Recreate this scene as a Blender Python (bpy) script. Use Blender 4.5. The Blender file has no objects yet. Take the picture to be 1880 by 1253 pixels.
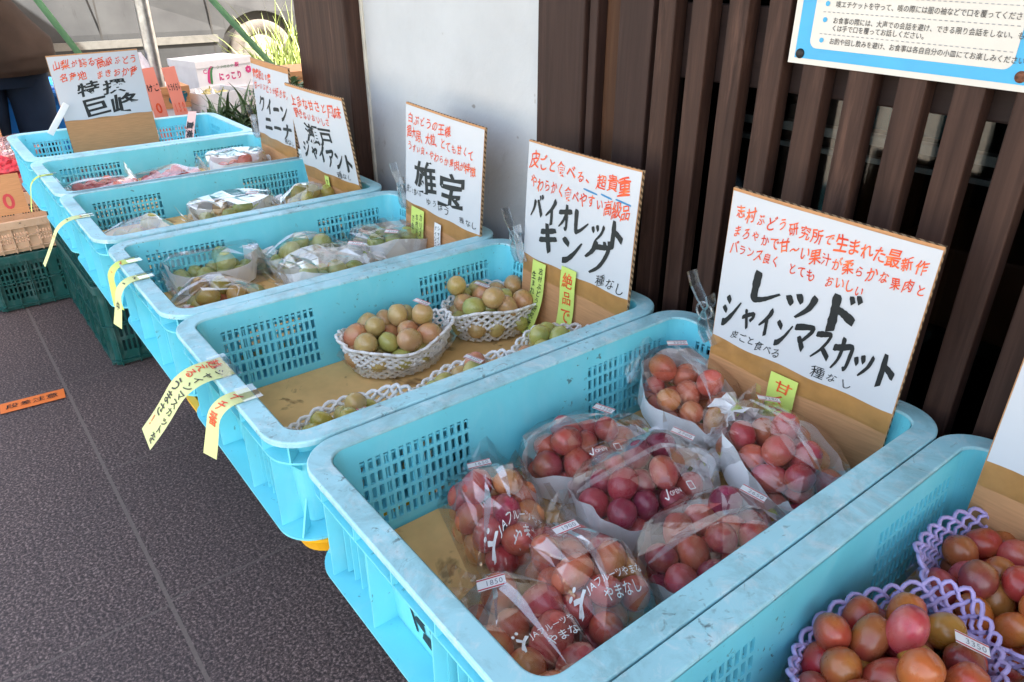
import bpy, bmesh, math, random
import numpy as np
from mathutils import Vector, Matrix, Euler, noise as mnoise

S = bpy.context.scene
COL = S.collection
RIM = 0.79                      # height of the crate rims above the paving

# ------------------------------------------------------------------ camera
cam = bpy.data.objects.new('camera', bpy.data.cameras.new('camera'))
COL.objects.link(cam)
cam.location = (1.18626, -0.22590, 0.51961 + RIM)
cam.rotation_euler = (math.radians(62.637), math.radians(0.0272), math.radians(51.7703))
cam.data.sensor_width = 36.0
cam.data.lens = 36.0 * 1355.97 / 1880.0
cam.data.clip_start = 0.02
cam.data.clip_end = 2000
S.camera = cam

# ------------------------------------------------------------------ light
SUN_EL, SUN_AZ = math.radians(50), math.radians(45)
W_ = bpy.data.worlds.new('World'); S.world = W_; W_.use_nodes = True
nt = W_.node_tree; nt.nodes.clear()
sky = nt.nodes.new('ShaderNodeTexSky'); sky.sky_type = 'NISHITA'; sky.sun_disc = False
sky.sun_elevation = SUN_EL; sky.sun_rotation = SUN_AZ; sky.air_density = 1.0; sky.dust_density = 3.0; sky.ozone_density = 1.0
bgn = nt.nodes.new('ShaderNodeBackground'); bgn.inputs[1].default_value = 0.15
wo = nt.nodes.new('ShaderNodeOutputWorld')
wb = nt.nodes.new('ShaderNodeMix'); wb.data_type = 'RGBA'; wb.blend_type = 'MULTIPLY'; wb.inputs[0].default_value = 1; wb.inputs[7].default_value = (1.22, 1.0, 0.80, 1)   # camera white balance for open shade
nt.links.new(sky.outputs[0], wb.inputs[6]); nt.links.new(wb.outputs[2], bgn.inputs[0]); nt.links.new(bgn.outputs[0], wo.inputs[0])
sl = bpy.data.lights.new('sun', 'SUN'); sl.energy = 4.2; sl.angle = math.radians(0.5); sl.color = (1, 0.95, 0.87)
so = bpy.data.objects.new('sun', sl); COL.objects.link(so)
sd = Vector((math.sin(SUN_AZ) * math.cos(SUN_EL), math.cos(SUN_AZ) * math.cos(SUN_EL), math.sin(SUN_EL)))
so.rotation_euler = sd.to_track_quat('Z', 'Y').to_euler(); so.location = sd * 30

S.view_settings.view_transform = 'Standard'; S.view_settings.look = 'None'
S.view_settings.gamma = 1.0; S.view_settings.exposure = 2.85
S.render.film_transparent = False
S.cycles.max_bounces = 10; S.cycles.transparent_max_bounces = 24
S.cycles.diffuse_bounces = 4; S.cycles.glossy_bounces = 4
S.cycles.use_denoising = True

# ------------------------------------------------------------------ mesh helpers
class MB:
    def __init__(s): s.v = []; s.f = []; s.m = []; s.sm = []
    def add(s, vs, fs, mi=0, smooth=False):
        o = len(s.v); s.v.extend([tuple(p) for p in vs])
        for f in fs:
            s.f.append([i + o for i in f]); s.m.append(mi); s.sm.append(smooth)
    def box(s, a, b, mi=0, M=None):
        x0, y0, z0 = a; x1, y1, z1 = b
        vs = [(x0,y0,z0),(x1,y0,z0),(x1,y1,z0),(x0,y1,z0),(x0,y0,z1),(x1,y0,z1),(x1,y1,z1),(x0,y1,z1)]
        if M is not None: vs = [M @ Vector(p) for p in vs]
        s.add(vs, [(3,2,1,0),(4,5,6,7),(0,1,5,4),(1,2,6,5),(2,3,7,6),(3,0,4,7)], mi)
    def tube(s, pts, r, n=8, mi=0, closed=False, smooth=True, cap=True):
        P = [Vector(p) for p in pts]; N = len(P)
        R = r if isinstance(r, (list, tuple)) else [r] * N
        T = []
        for i in range(N):
            a = P[(i - 1) % N] if (closed or i > 0) else P[0]
            b = P[(i + 1) % N] if (closed or i < N - 1) else P[-1]
            d = (b - a); T.append(d.normalized() if d.length > 1e-9 else Vector((0, 0, 1)))
        up = Vector((0, 0, 1)) if abs(T[0].z) < .9 else Vector((1, 0, 0))
        vs = []
        for i in range(N):
            sdir = T[i].cross(up)
            if sdir.length < 1e-6: sdir = T[i].orthogonal()
            sdir.normalize(); u2 = sdir.cross(T[i]).normalized(); up = u2
            for k in range(n):
                a = 2 * math.pi * k / n
                vs.append(P[i] + (sdir * math.cos(a) + u2 * math.sin(a)) * R[i])
        fs = []
        for i in range(N if closed else N - 1):
            j = (i + 1) % N
            for k in range(n):
                k2 = (k + 1) % n
                fs.append((i*n+k, i*n+k2, j*n+k2, j*n+k))
        s.add(vs, fs, mi, smooth)
        if cap and not closed:
            s.add([vs[k] for k in range(n)], [tuple(range(n))[::-1]], mi)
            s.add([vs[(N-1)*n+k] for k in range(n)], [tuple(range(n))], mi)
    def prism(s, poly, fn0, fn1, mi=0, mi_side=None):
        n = len(poly)
        a = [fn0(*p) for p in poly]; b = [fn1(*p) for p in poly]
        s.add(a + b, [tuple(range(n))[::-1], tuple(range(n, 2*n))], mi)
        s.add(a + b, [(i, (i+1) % n, n + (i+1) % n, n + i) for i in range(n)], mi if mi_side is None else mi_side)
    def grid(s, fn, nu, nv, mi=0, smooth=True, closed_u=False):
        vs = [fn(i / nu, j / nv) for j in range(nv + 1) for i in range(nu + (0 if closed_u else 1))]
        w = nu if closed_u else nu + 1
        fs = []
        for j in range(nv):
            for i in range(nu):
                i2 = (i + 1) % w if closed_u else i + 1
                fs.append((j*w+i, j*w+i2, (j+1)*w+i2, (j+1)*w+i))
        s.add(vs, fs, mi, smooth)
    def ellipsoid(s, c, r, nu=16, nv=10, mi=0, M=None):
        def fn(u, v):
            a = 2*math.pi*u; b = math.pi*(v - .5)
            p = Vector((r[0]*math.cos(a)*math.cos(b), r[1]*math.sin(a)*math.cos(b), r[2]*math.sin(b)))
            if M is not None: p = M @ p
            return p + Vector(c)
        s.grid(fn, nu, nv, mi, True, True)
    def build(s, name, mats, parent=None, off=(0, 0, 0), bevel=0, seg=2):
        me = bpy.data.meshes.new(name)
        ox, oy, oz = off
        me.from_pydata([(x-ox, y-oy, z-oz) for x, y, z in s.v], [], s.f)
        for m in (mats if isinstance(mats, (list, tuple)) else [mats]): me.materials.append(m)
        me.polygons.foreach_set('material_index', s.m)
        me.polygons.foreach_set('use_smooth', s.sm)
        me.update()
        o = bpy.data.objects.new(name, me); COL.objects.link(o)
        if parent is not None: o.parent = parent
        if bevel:
            b = o.modifiers.new('bevel', 'BEVEL'); b.width = bevel; b.segments = seg; b.limit_method = 'ANGLE'; b.angle_limit = .6
        return o

def tag(o, label=None, cat=None, group=None, kind=None):
    if label: o['label'] = label
    if cat: o['category'] = cat
    if group: o['group'] = group
    if kind: o['kind'] = kind
    return o
def thing(name, label, cat, loc=(0, 0, 0), rot=(0, 0, 0), group=None):
    o = bpy.data.objects.new(name, None); COL.objects.link(o)
    o.location = loc; o.rotation_euler = rot; o.empty_display_size = .05
    return tag(o, label, cat, group)

# ------------------------------------------------------------------ materials
def new_mat(name):
    m = bpy.data.materials.new(name); m.use_nodes = True
    t = m.node_tree; b = t.nodes['Principled BSDF']
    return m, t, b
def N(t, typ, **kw):
    n = t.nodes.new(typ)
    for k, v in kw.items():
        if k.startswith('i_'):
            key = k[2:]; key = int(key) if key.isdigit() else key.replace('_', ' ')
            n.inputs[key].default_value = v
        else: setattr(n, k, v)
    return n
def L(t, a, b): t.links.new(a, b)
def rgba(c): return (c[0], c[1], c[2], 1)
def ramp(t, stops, fac):
    r = t.nodes.new('ShaderNodeValToRGB'); cr = r.color_ramp
    while len(cr.elements) < len(stops): cr.elements.new(.5)
    for e, (p, c) in zip(cr.elements, stops):
        e.position = p; e.color = rgba(c) if len(c) == 3 else c
    L(t, fac, r.inputs[0]); return r.outputs[0]
def coords(t, kind='Object', scale=(1, 1, 1), rand=False):
    if kind == 'World': out = N(t, 'ShaderNodeNewGeometry').outputs['Position']
    else: out = N(t, 'ShaderNodeTexCoord').outputs[kind]
    if rand:
        oi = N(t, 'ShaderNodeObjectInfo'); mul = N(t, 'ShaderNodeMath', operation='MULTIPLY', i_1=73.0); L(t, oi.outputs['Random'], mul.inputs[0])
        va = N(t, 'ShaderNodeVectorMath', operation='ADD'); L(t, out, va.inputs[0]); L(t, mul.outputs[0], va.inputs[1]); out = va.outputs[0]
    mp = N(t, 'ShaderNodeMapping'); mp.inputs['Scale'].default_value = scale; L(t, out, mp.inputs[0])
    return mp.outputs[0]
def noise(t, vec, scale, detail=4, rough=.55, dist=0):
    n = N(t, 'ShaderNodeTexNoise'); n.inputs['Scale'].default_value = scale; n.inputs['Detail'].default_value = detail
    n.inputs['Roughness'].default_value = rough; n.inputs['Distortion'].default_value = dist
    L(t, vec, n.inputs['Vector']); return n.outputs[0]
def mix(t, fac, a, b, blend='MIX'):
    m = N(t, 'ShaderNodeMix', data_type='RGBA', blend_type=blend)
    for sock, v in ((m.inputs[0], fac), (m.inputs[6], a), (m.inputs[7], b)):
        if isinstance(v, (int, float)): sock.default_value = v
        elif isinstance(v, tuple): sock.default_value = rgba(v)
        else: L(t, v, sock)
    return m.outputs[2]
def bump(t, b, h, strength=.3, dist=.002):
    n = N(t, 'ShaderNodeBump'); n.inputs['Strength'].default_value = strength; n.inputs['Distance'].default_value = dist
    L(t, h, n.inputs['Height']); L(t, n.outputs[0], b.inputs['Normal'])
def simple(name, col, rough=.5, metal=0, var=.12, scale=20, bmp=0, kind='World', spec=None, coat=0):
    m, t, b = new_mat(name)
    v = coords(t, kind)
    n = noise(t, v, scale, 5)
    c = tuple(col)
    d = tuple(x * (1 - var * 1.6) for x in c); e = tuple(min(1, x * (1 + var)) for x in c)
    L(t, ramp(t, [(.3, d), (.7, e)], n), b.inputs['Base Color'])
    b.inputs['Roughness'].default_value = rough; b.inputs['Metallic'].default_value = metal
    if spec is not None: b.inputs['Specular IOR Level'].default_value = spec
    if coat: b.inputs['Coat Weight'].default_value = coat; b.inputs['Coat Roughness'].default_value = .08
    if bmp: bump(t, b, n, bmp, .002)
    return m

M = {}
def plastic(name, col, worn=0.0, rough=.38):
    """moulded crate plastic: faint clouding, scuffs and dirt specks"""
    m, t, b = new_mat(name); v = coords(t, 'World')
    base = ramp(t, [(.3, tuple(x*.90 for x in col)), (.7, tuple(min(1, x*1.06) for x in col))], noise(t, v, 7, 4))
    pale = tuple(min(1, x*.45 + .46) for x in col)
    sc = ramp(t, [(.50, (0, 0, 0)), (.72, (1, 1, 1))], noise(t, coords(t, 'World', (1, 1, .4)), 34, 8, .7, .8))
    f = N(t, 'ShaderNodeMath', operation='MULTIPLY', i_1=worn); L(t, sc, f.inputs[0])
    c1 = mix(t, f.outputs[0], base, pale)
    d1 = ramp(t, [(.655 - .065*worn, (0, 0, 0)), (.70, (1, 1, 1))], noise(t, v, 95, 3, .6, .6))
    d2 = ramp(t, [(.48, (0, 0, 0)), (.62, (1, 1, 1))], noise(t, v, 9, 3))
    mm = N(t, 'ShaderNodeMath', operation='MULTIPLY'); L(t, d1, mm.inputs[0]); L(t, d2, mm.inputs[1])
    m3 = N(t, 'ShaderNodeMath', operation='MULTIPLY', i_1=.75); L(t, mm.outputs[0], m3.inputs[0])
    if worn > .5:                                      # handled rims: greyish grime and dark scuffs
        gm = ramp(t, [(.46, (0, 0, 0)), (.68, (.55, .55, .55))], noise(t, coords(t, 'World', (1, 1, 1)), 13, 7, .72, .5))
        c1 = mix(t, gm, c1, (.15, .28, .29))
        sf = ramp(t, [(.64, (0, 0, 0)), (.70, (.5, .5, .5))], noise(t, coords(t, 'World', (1, .55, 1)), 46, 6, .7, 1.6))
        c1 = mix(t, sf, c1, (.09, .10, .09))
    L(t, mix(t, m3.outputs[0], c1, (.05, .045, .035)), b.inputs['Base Color'])
    rr = N(t, 'ShaderNodeMapRange', i_3=rough - .06, i_4=rough + .25); L(t, sc, rr.inputs[0]); L(t, rr.outputs[0], b.inputs['Roughness'])
    b.inputs['Subsurface Weight'].default_value = .0
    bump(t, b, noise(t, v, 160, 3), .06, .001)
    return m
BLUE = (.17, .66, .79)
M['blue'] = plastic('blue_plastic', BLUE, .12)
M['blue_rim'] = plastic('worn_sheen_blue_plastic', (.36, .68, .76), 1.0, .40)  # rim wear, with bright reflections painted into the paler base
M['green'] = plastic('dark_green_plastic', (.006, .075, .068), .12)
M['yellow'] = plastic('yellow_plastic', (.85, .45, .01), .05)
M['orange_pl'] = plastic('orange_plastic', (.70, .10, .03), .05)
M['beige_pl'] = plastic('beige_plastic', (.58, .40, .26), .15)
M['bin_blue'] = plastic('bin_blue_plastic', (.01, .16, .55), .1)

def cardboard(name, col, stain=0.0):
    m, t, b = new_mat(name); v = coords(t, 'World')
    n1 = noise(t, coords(t, 'World', (1, 1, 14)), 22, 4)
    base = ramp(t, [(.3, tuple(x*.86 for x in col)), (.7, tuple(x*1.07 for x in col))], n1)
    if stain:
        s1 = ramp(t, [(.58, (0, 0, 0)), (.66, (1, 1, 1))], noise(t, v, 17, 4, .6, .4))
        f = N(t, 'ShaderNodeMath', operation='MULTIPLY', i_1=stain); L(t, s1, f.inputs[0])
        base = mix(t, f.outputs[0], base, (.16, .085, .03))
        s2 = ramp(t, [(.35, (0, 0, 0)), (.75, (1, 1, 1))], noise(t, v, 4, 3))
        f2 = N(t, 'ShaderNodeMath', operation='MULTIPLY', i_1=.4); L(t, s2, f2.inputs[0])
        base = mix(t, f2.outputs[0], base, tuple(x*.72 for x in col))
    L(t, base, b.inputs['Base Color']); b.inputs['Roughness'].default_value = .75
    b.inputs['Specular IOR Level'].default_value = .25
    bump(t, b, n1, .12, .001)
    return m
M['card'] = cardboard('cardboard', (.52, .27, .125))
M['liner'] = cardboard('liner_cardboard', (.78, .50, .205), .8)
def card_edge():
    m, t, b = new_mat('corrugated_edge'); v = coords(t, 'World')
    w = N(t, 'ShaderNodeTexWave', wave_type='BANDS', bands_direction='DIAGONAL'); w.inputs['Scale'].default_value = 58; w.inputs['Distortion'].default_value = 1
    L(t, v, w.inputs[0])
    L(t, ramp(t, [(.35, (.10, .06, .03)), (.6, (.42, .29, .17))], w.outputs[1]), b.inputs['Base Color']); b.inputs['Roughness'].default_value = .85
    return m
M['card_edge'] = card_edge()
M['tape'] = simple('packing_tape', (.40, .21, .07), .28, 0, .12, 30)

def paper(name, col, rough=.5):
    m, t, b = new_mat(name); v = coords(t, 'World')
    L(t, ramp(t, [(.3, tuple(x*.95 for x in col)), (.7, col)], noise(t, v, 6, 3)), b.inputs['Base Color'])
    b.inputs['Roughness'].default_value = rough
    bump(t, b, noise(t, coords(t, 'World', (1, 1, 2.2)), 28, 3), .14, .002)
    return m
M['paper'] = paper('sign_paper', (.56, .59, .635), .42)
M['strip'] = paper('yellow_paper', (.56, .70, .16), .6)
M['strip_pale'] = paper('pale_yellow_paper', (.63, .68, .30), .6)
M['strip_pink'] = paper('pink_paper', (.75, .50, .45), .6)
M['pinkcard'] = paper('salmon_paper', (.80, .26, .19), .6)
M['orange_tape'] = paper('orange_tape', (.80, .19, .035), .5)
M['black'] = simple('black_ink', (.010, .014, .016), .55, 0, .1, 40)
def ink_red():
    m, t, b = new_mat('red_ink'); v = coords(t, 'World')
    L(t, ramp(t, [(.35, (.62, .035, .012)), (.62, (.78, .12, .03)), (.8, (.85, .27, .10))], noise(t, v, 55, 3)), b.inputs['Base Color']); b.inputs['Roughness'].default_value = .5
    return m
M['red'] = ink_red()
M['blueink'] = simple('blue_ink', (.03, .22, .45), .5)
M['label_red'] = simple('label_red', (.55, .05, .06), .5)
M['white_print'] = simple('white_print', (.85, .85, .83), .5, 0, .03)
M['white'] = simple('white_paper', (.82, .82, .82), .55, 0, .05)
M['wrap'] = paper('wrapping_paper', (.84, .84, .85), .6)

def film(name, tint=(1, 1, 1), refl=.16, edge=.75, haze=.05, cr=90, st=.5):
    m, t, b = new_mat(name); t.nodes.remove(b)
    out = [n for n in t.nodes if n.type == 'OUTPUT_MATERIAL'][0]
    tr = N(t, 'ShaderNodeBsdfTransparent'); tr.inputs[0].default_value = rgba(tint)
    gl = N(t, 'ShaderNodeBsdfGlossy'); gl.inputs['Roughness'].default_value = .06
    df = N(t, 'ShaderNodeBsdfTranslucent'); df.inputs[0].default_value = (.9, .9, .92, 1)
    dd = N(t, 'ShaderNodeBsdfDiffuse'); dd.inputs[0].default_value = (.9, .9, .92, 1)
    v = coords(t, 'Object', (1, 1, 1), True)
    bp = N(t, 'ShaderNodeBump'); bp.inputs['Strength'].default_value = st; bp.inputs['Distance'].default_value = .004
    L(t, noise(t, coords(t, 'Object', (.5, 1.6, 1), True), cr * .35, 3, .5, 1.2), bp.inputs['Height'])
    L(t, bp.outputs[0], gl.inputs['Normal'])
    lw = N(t, 'ShaderNodeLayerWeight'); lw.inputs[0].default_value = .35; L(t, bp.outputs[0], lw.inputs['Normal'])
    mr = N(t, 'ShaderNodeMapRange', i_3=refl, i_4=edge); L(t, lw.outputs['Facing'], mr.inputs[0])
    mh = N(t, 'ShaderNodeMixShader'); mh.inputs[0].default_value = haze
    hz = N(t, 'ShaderNodeAddShader'); L(t, df.outputs[0], hz.inputs[0]); L(t, dd.outputs[0], hz.inputs[1])
    L(t, tr.outputs[0], mh.inputs[1]); L(t, dd.outputs[0], mh.inputs[2])
    mx = N(t, 'ShaderNodeMixShader'); L(t, mr.outputs[0], mx.inputs[0]); L(t, mh.outputs[0], mx.inputs[1]); L(t, gl.outputs[0], mx.inputs[2])
    L(t, mx.outputs[0], out.inputs['Surface'])
    return m
M['film'] = film('clear_film', (1, 1, 1), .055, .68, .006, 34, .28)
M['fold'] = film('folded_film', (1, 1, 1), .12, .7, .17, 34, .1)
M['tray'] = film('clear_tray', (.97, .98, .98), .10, .6, .02, 40, .1)
M['clip'] = film('clear_acrylic', (.86, .90, .92), .18, .95, .05, 40, .05)

def berry(name, cols, bloom=.18, yellow=(.42, .30, .06), blush=.35):
    m, t, b = new_mat(name)
    oi = N(t, 'ShaderNodeObjectInfo')
    n = len(cols)
    base = ramp(t, [((i + .5) / n, c) for i, c in enumerate(cols)], oi.outputs['Random'])
    v = coords(t, 'Object', (1, 1, 1), True)
    g = noise(t, v, 26, 2, .4)
    f = ramp(t, [(.42, (0, 0, 0)), (.75, (blush, blush, blush))], g)
    c = mix(t, f, base, yellow)
    st = ramp(t, [(.60, (0, 0, 0)), (.78, (.5, .5, .5))], noise(t, coords(t, 'Object', (1, 1, .25), True), 160, 4, .7))
    c = mix(t, st, c, mix(t, .6, base, (.10, .05, .02)))
    bl = ramp(t, [(.35, (0, 0, 0)), (.8, (bloom, bloom, bloom))], noise(t, v, 45, 5, .65))
    c = mix(t, bl, c, (.62, .42, .42))
    L(t, c, b.inputs['Base Color'])
    rr = N(t, 'ShaderNodeMapRange', i_3=.17, i_4=.40); L(t, noise(t, v, 60, 3), rr.inputs[0]); L(t, rr.outputs[0], b.inputs['Roughness'])
    b.inputs['Subsurface Weight'].default_value = .12; b.inputs['Subsurface Radius'].default_value = (.012, .005, .003); b.inputs['Subsurface Scale'].default_value = .6
    b.inputs['Coat Weight'].default_value = .25; b.inputs['Coat Roughness'].default_value = .2
    bump(t, b, noise(t, v, 90, 3), .08, .001)
    return m
M['b_red'] = berry('red_grape_skin', [(.30, .010, .045), (.46, .025, .055), (.54, .06, .06), (.36, .012, .04), (.58, .13, .075), (.48, .035, .065)], .20)
M['b_wine'] = berry('wine_grape_skin', [(.24, .006, .055), (.33, .012, .06), (.19, .005, .045), (.42, .035, .06)], .12, (.30, .08, .04), .3)
M['b_orange'] = berry('orange_red_grape_skin', [(.56, .10, .065), (.62, .18, .085), (.50, .055, .06), (.64, .27, .09), (.54, .085, .07)], .10, (.55, .34, .06), .5)
M['b_green'] = berry('green_grape_skin', [(.30, .37, .09), (.38, .44, .15), (.24, .31, .06), (.44, .46, .17)], .14, (.44, .40, .06), .5)
M['b_blush'] = berry('blushed_green_grape_skin', [(.38, .39, .10), (.52, .27, .13), (.44, .43, .14), (.56, .17, .11), (.50, .33, .13), (.37, .38, .09)], .10, (.48, .36, .08), .6)
M['b_olive'] = berry('olive_grape_skin', [(.38, .35, .05), (.45, .38, .07), (.31, .30, .045), (.50, .28, .07)], .08, (.5, .36, .04), .6)
M['b_mixed'] = berry('mixed_grape_skin', [(.50, .09, .025), (.44, .02, .03), (.36, .05, .03), (.22, .025, .03), (.54, .14, .03), (.36, .018, .035), (.42, .20, .03)], .06, (.48, .27, .035), .45)
M['b_pink'] = berry('pink_grape_skin', [(.56, .09, .07), (.50, .05, .06), (.60, .16, .08)], .14, (.55, .25, .10), .3)
M['b_dark'] = berry('dark_grape_skin', [(.035, .015, .03), (.06, .02, .035), (.025, .012, .03)], .3, (.08, .03, .03), .2)
M['stem'] = simple('grape_stem', (.22, .20, .06), .7, 0, .2, 60)
M['foam_w'] = simple('white_foam', (.82, .81, .79), .65, 0, .05, 60)
M['foam_p'] = simple('purple_foam', (.48, .39, .70), .6, 0, .10, 60)

def wood(name, c0, c1, c2, axis='Z', worn=.5):
    m, t, b = new_mat(name)
    sc = {'Z': (34, 34, 1.6), 'X': (1.6, 34, 34), 'Y': (34, 1.6, 34)}[axis]
    v = coords(t, 'World', sc)
    g = noise(t, v, 1.6, 6, .65, .8)
    base = ramp(t, [(.25, c0), (.5, c1), (.78, c2)], g)
    w = ramp(t, [(.57, (0, 0, 0)), (.72, (worn, worn, worn))], noise(t, coords(t, 'World', {'Z': (9, 9, .8), 'X': (.8, 9, 9), 'Y': (9, .8, 9)}[axis]), 2.4, 6, .7, .5))
    base = mix(t, w, base, tuple(min(1, x*2.0) for x in c2))
    L(t, base, b.inputs['Base Color']); b.inputs['Roughness'].default_value = .6; b.inputs['Specular IOR Level'].default_value = .22
    bump(t, b, g, .25, .002)
    return m
M['wood'] = wood('dark_stained_wood', (.019, .009, .007), (.047, .024, .018), (.082, .044, .032))
M['wood_b'] = wood('dark_painted_board', (.022, .012, .010), (.036, .019, .016), (.052, .029, .024), worn=.25)
M['wood_h'] = wood('dark_cross_rail', (.016, .009, .009), (.024, .014, .013), (.034, .020, .018), 'X', .1)
M['wood_br'] = wood('brown_varnished_wood', (.035, .014, .007), (.06, .026, .013), (.085, .04, .02))

def plaster():
    m, t, b = new_mat('white_plaster'); v = coords(t, 'World')
    n = noise(t, v, 4, 6, .6)
    base = ramp(t, [(.3, (.47, .495, .52)), (.65, (.54, .57, .60))], n)
    sep = N(t, 'ShaderNodeSeparateXYZ'); L(t, N(t, 'ShaderNodeNewGeometry').outputs['Position'], sep.inputs[0])
    low = N(t, 'ShaderNodeMapRange', i_1=RIM + .22, i_2=RIM - .05, i_3=0, i_4=1); L(t, sep.outputs[2], low.inputs[0])
    sp = ramp(t, [(.60, (0, 0, 0)), (.70, (1, 1, 1))], noise(t, v, 30, 5, .7))
    f = N(t, 'ShaderNodeMath', operation='MULTIPLY'); L(t, sp, f.inputs[0]); L(t, low.outputs[0], f.inputs[1])
    f2 = N(t, 'ShaderNodeMath', operation='MULTIPLY', i_1=.8); L(t, f.outputs[0], f2.inputs[0])
    base = mix(t, f2.outputs[0], base, (.22, .20, .18))
    ding = ramp(t, [(.735, (0, 0, 0)), (.76, (.7, .7, .7))], noise(t, v, 21, 2, .5))
    base = mix(t, ding, base, (.20, .18, .16))
    scf = ramp(t, [(.60, (0, 0, 0)), (.80, (.35, .35, .35))], noise(t, coords(t, 'World', (3, 3, .7)), 3, 7, .72, .6))
    base = mix(t, scf, base, (.40, .40, .40))
    L(t, base, b.inputs['Base Color']); b.inputs['Roughness'].default_value = .7
    bump(t, b, noise(t, v, 38, 5, .6), .5, .004)
    return m
M['plaster'] = plaster()

def granite():
    m, t, b = new_mat('granite_paving'); g = N(t, 'ShaderNodeNewGeometry'); v = g.outputs['Position']
    n1 = noise(t, v, 150, 4, .72, .4)
    base = ramp(t, [(.34, (.010, .0055, .0055)), (.45, (.046, .030, .029)), (.535, (.105, .073, .068)), (.64, (.32, .235, .215))], n1)
    n2 = noise(t, v, 1.6, 3)
    base = mix(t, ramp(t, [(.3, (0, 0, 0)), (.7, (.35, .35, .35))], n2), base, (.05, .042, .045))
    sep = N(t, 'ShaderNodeSeparateXYZ'); L(t, v, sep.inputs[0])
    def line(sock, off, pitch, half):
        a = N(t, 'ShaderNodeMath', operation='ADD', i_1=-off + 50 * pitch + pitch / 2); L(t, sock, a.inputs[0])
        p = N(t, 'ShaderNodeMath', operation='MODULO', i_1=pitch); L(t, a.outputs[0], p.inputs[0])
        q = N(t, 'ShaderNodeMath', operation='SUBTRACT', i_1=pitch / 2); L(t, p.outputs[0], q.inputs[0])
        r = N(t, 'ShaderNodeMath', operation='ABSOLUTE'); L(t, q.outputs[0], r.inputs[0])
        s = N(t, 'ShaderNodeMath', operation='LESS_THAN', i_1=half); L(t, r.outputs[0], s.inputs[0]); return s.outputs[0]
    ly = line(sep.outputs[1], -.082, .62, .0045)
    lx1 = line(sep.outputs[0], -.89, .62, .0030); lx2 = line(sep.outputs[0], -.255, 1.24, .0030)
    side = N(t, 'ShaderNodeMath', operation='GREATER_THAN', i_1=-.082); L(t, sep.outputs[1], side.inputs[0])
    lx = N(t, 'ShaderNodeMix', data_type='FLOAT'); L(t, side.outputs[0], lx.inputs[0]); L(t, lx2, lx.inputs[2]); L(t, lx1, lx.inputs[3])
    mx = N(t, 'ShaderNodeMath', operation='MAXIMUM'); L(t, ly, mx.inputs[0]); L(t, lx.outputs[0], mx.inputs[1])
    f = N(t, 'ShaderNodeMath', operation='MULTIPLY', i_1=.8); L(t, mx.outputs[0], f.inputs[0])
    base = mix(t, f.outputs[0], base, mix(t, ly, (.13, .105, .095), (.16, .13, .115)))
    L(t, base, b.inputs['Base Color']); b.inputs['Roughness'].default_value = .62
    bump(t, b, n1, .07, .001)
    return m
M['granite'] = granite()
M['asphalt'] = simple('sunny_ground', (.30, .27, .22), .9, 0, .25, 14, .3)
M['glass'] = film('window_glass', (.62, .66, .68), .02, .4, .0, 10, .02)
M['dark'] = simple('dark_interior', (.012, .012, .013), .8)
M['steel'] = simple('galvanised_steel', (.42, .43, .44), .38, .85, .2, 30)
M['rust'] = simple('rusty_screw', (.16, .06, .03), .8, 0, .4, 300, .4)
M['rubber'] = simple('black_rubber', (.012, .012, .012), .6)
M['tyre'] = simple('dusty_tyre', (.10, .090, .080), .85, 0, .2, 12)
def carpaint():
    m, t, b = new_mat('dusty_grey_paint'); v = coords(t, 'World')
    base = ramp(t, [(.3, (.032, .034, .037)), (.7, (.052, .055, .058))], noise(t, v, 3, 4))
    st = ramp(t, [(.60, (0, 0, 0)), (.78, (.8, .8, .8))], noise(t, coords(t, 'World', (1, 5, .8)), 3, 5, .7))
    L(t, mix(t, st, base, (.014, .014, .014)), b.inputs['Base Color'])
    b.inputs['Roughness'].default_value = .5; b.inputs['Specular IOR Level'].default_value = .12
    return m
M['car'] = carpaint()
M['lit_crease'] = simple('lit_crease_paint', (.11, .11, .105), .4)  # body crease colour with the caught light painted in
M['carglass'] = simple('tinted_glass', (.01, .012, .014), .08, 0, .05)
M['rimw'] = simple('wheel_cover', (.16, .15, .14), .4)
M['seam'] = simple('dark_seam', (.02, .02, .02), .7)
def fabric(name, col, sc=260, var=.25):
    m, t, b = new_mat(name); v = coords(t, 'World')
    n = noise(t, v, 5, 4)
    L(t, ramp(t, [(.3, tuple(x*(1-var) for x in col)), (.7, tuple(x*(1+var) for x in col))], n), b.inputs['Base Color'])
    b.inputs['Roughness'].default_value = .9; b.inputs['Specular IOR Level'].default_value = .15
    bump(t, b, noise(t, v, sc, 2), .3, .001)
    return m
M['coat'] = fabric('brown_coat_cloth', (.032, .022, .017))
M['jeans'] = fabric('dark_denim', (.006, .013, .028))
def stripes():
    m, t, b = new_mat('striped_shirt'); v = coords(t, 'World')
    w = N(t, 'ShaderNodeTexWave', bands_direction='Z'); w.inputs['Scale'].default_value = 22; w.inputs['Distortion'].default_value = .6; L(t, v, w.inputs[0])
    L(t, ramp(t, [(.45, (.18, .19, .24)), (.55, (.72, .72, .76))], w.outputs[1]), b.inputs['Base Color']); b.inputs['Roughness'].default_value = .9
    return m
M['shirt'] = stripes()
M['skin'] = simple('skin', (.50, .30, .21), .5, 0, .1, 8)
M['hair'] = simple('dark_hair', (.02, .017, .015), .5)
M['shoe'] = simple('dark_shoe', (.03, .03, .035), .5)
M['strap'] = fabric('green_webbing', (.10, .22, .12))
M['tarp'] = fabric('blue_tarp', (.02, .05, .12))
M['leaf'] = simple('green_leaf', (.07, .12, .04), .5, 0, .35, 18)
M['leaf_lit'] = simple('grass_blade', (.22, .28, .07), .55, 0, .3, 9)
M['trunk'] = simple('tree_bark', (.10, .075, .05), .9, 0, .3, 14, .4)
M['netred'] = simple('red_net_bag', (.55, .04, .06), .5, 0, .45, 60, .3)
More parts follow.
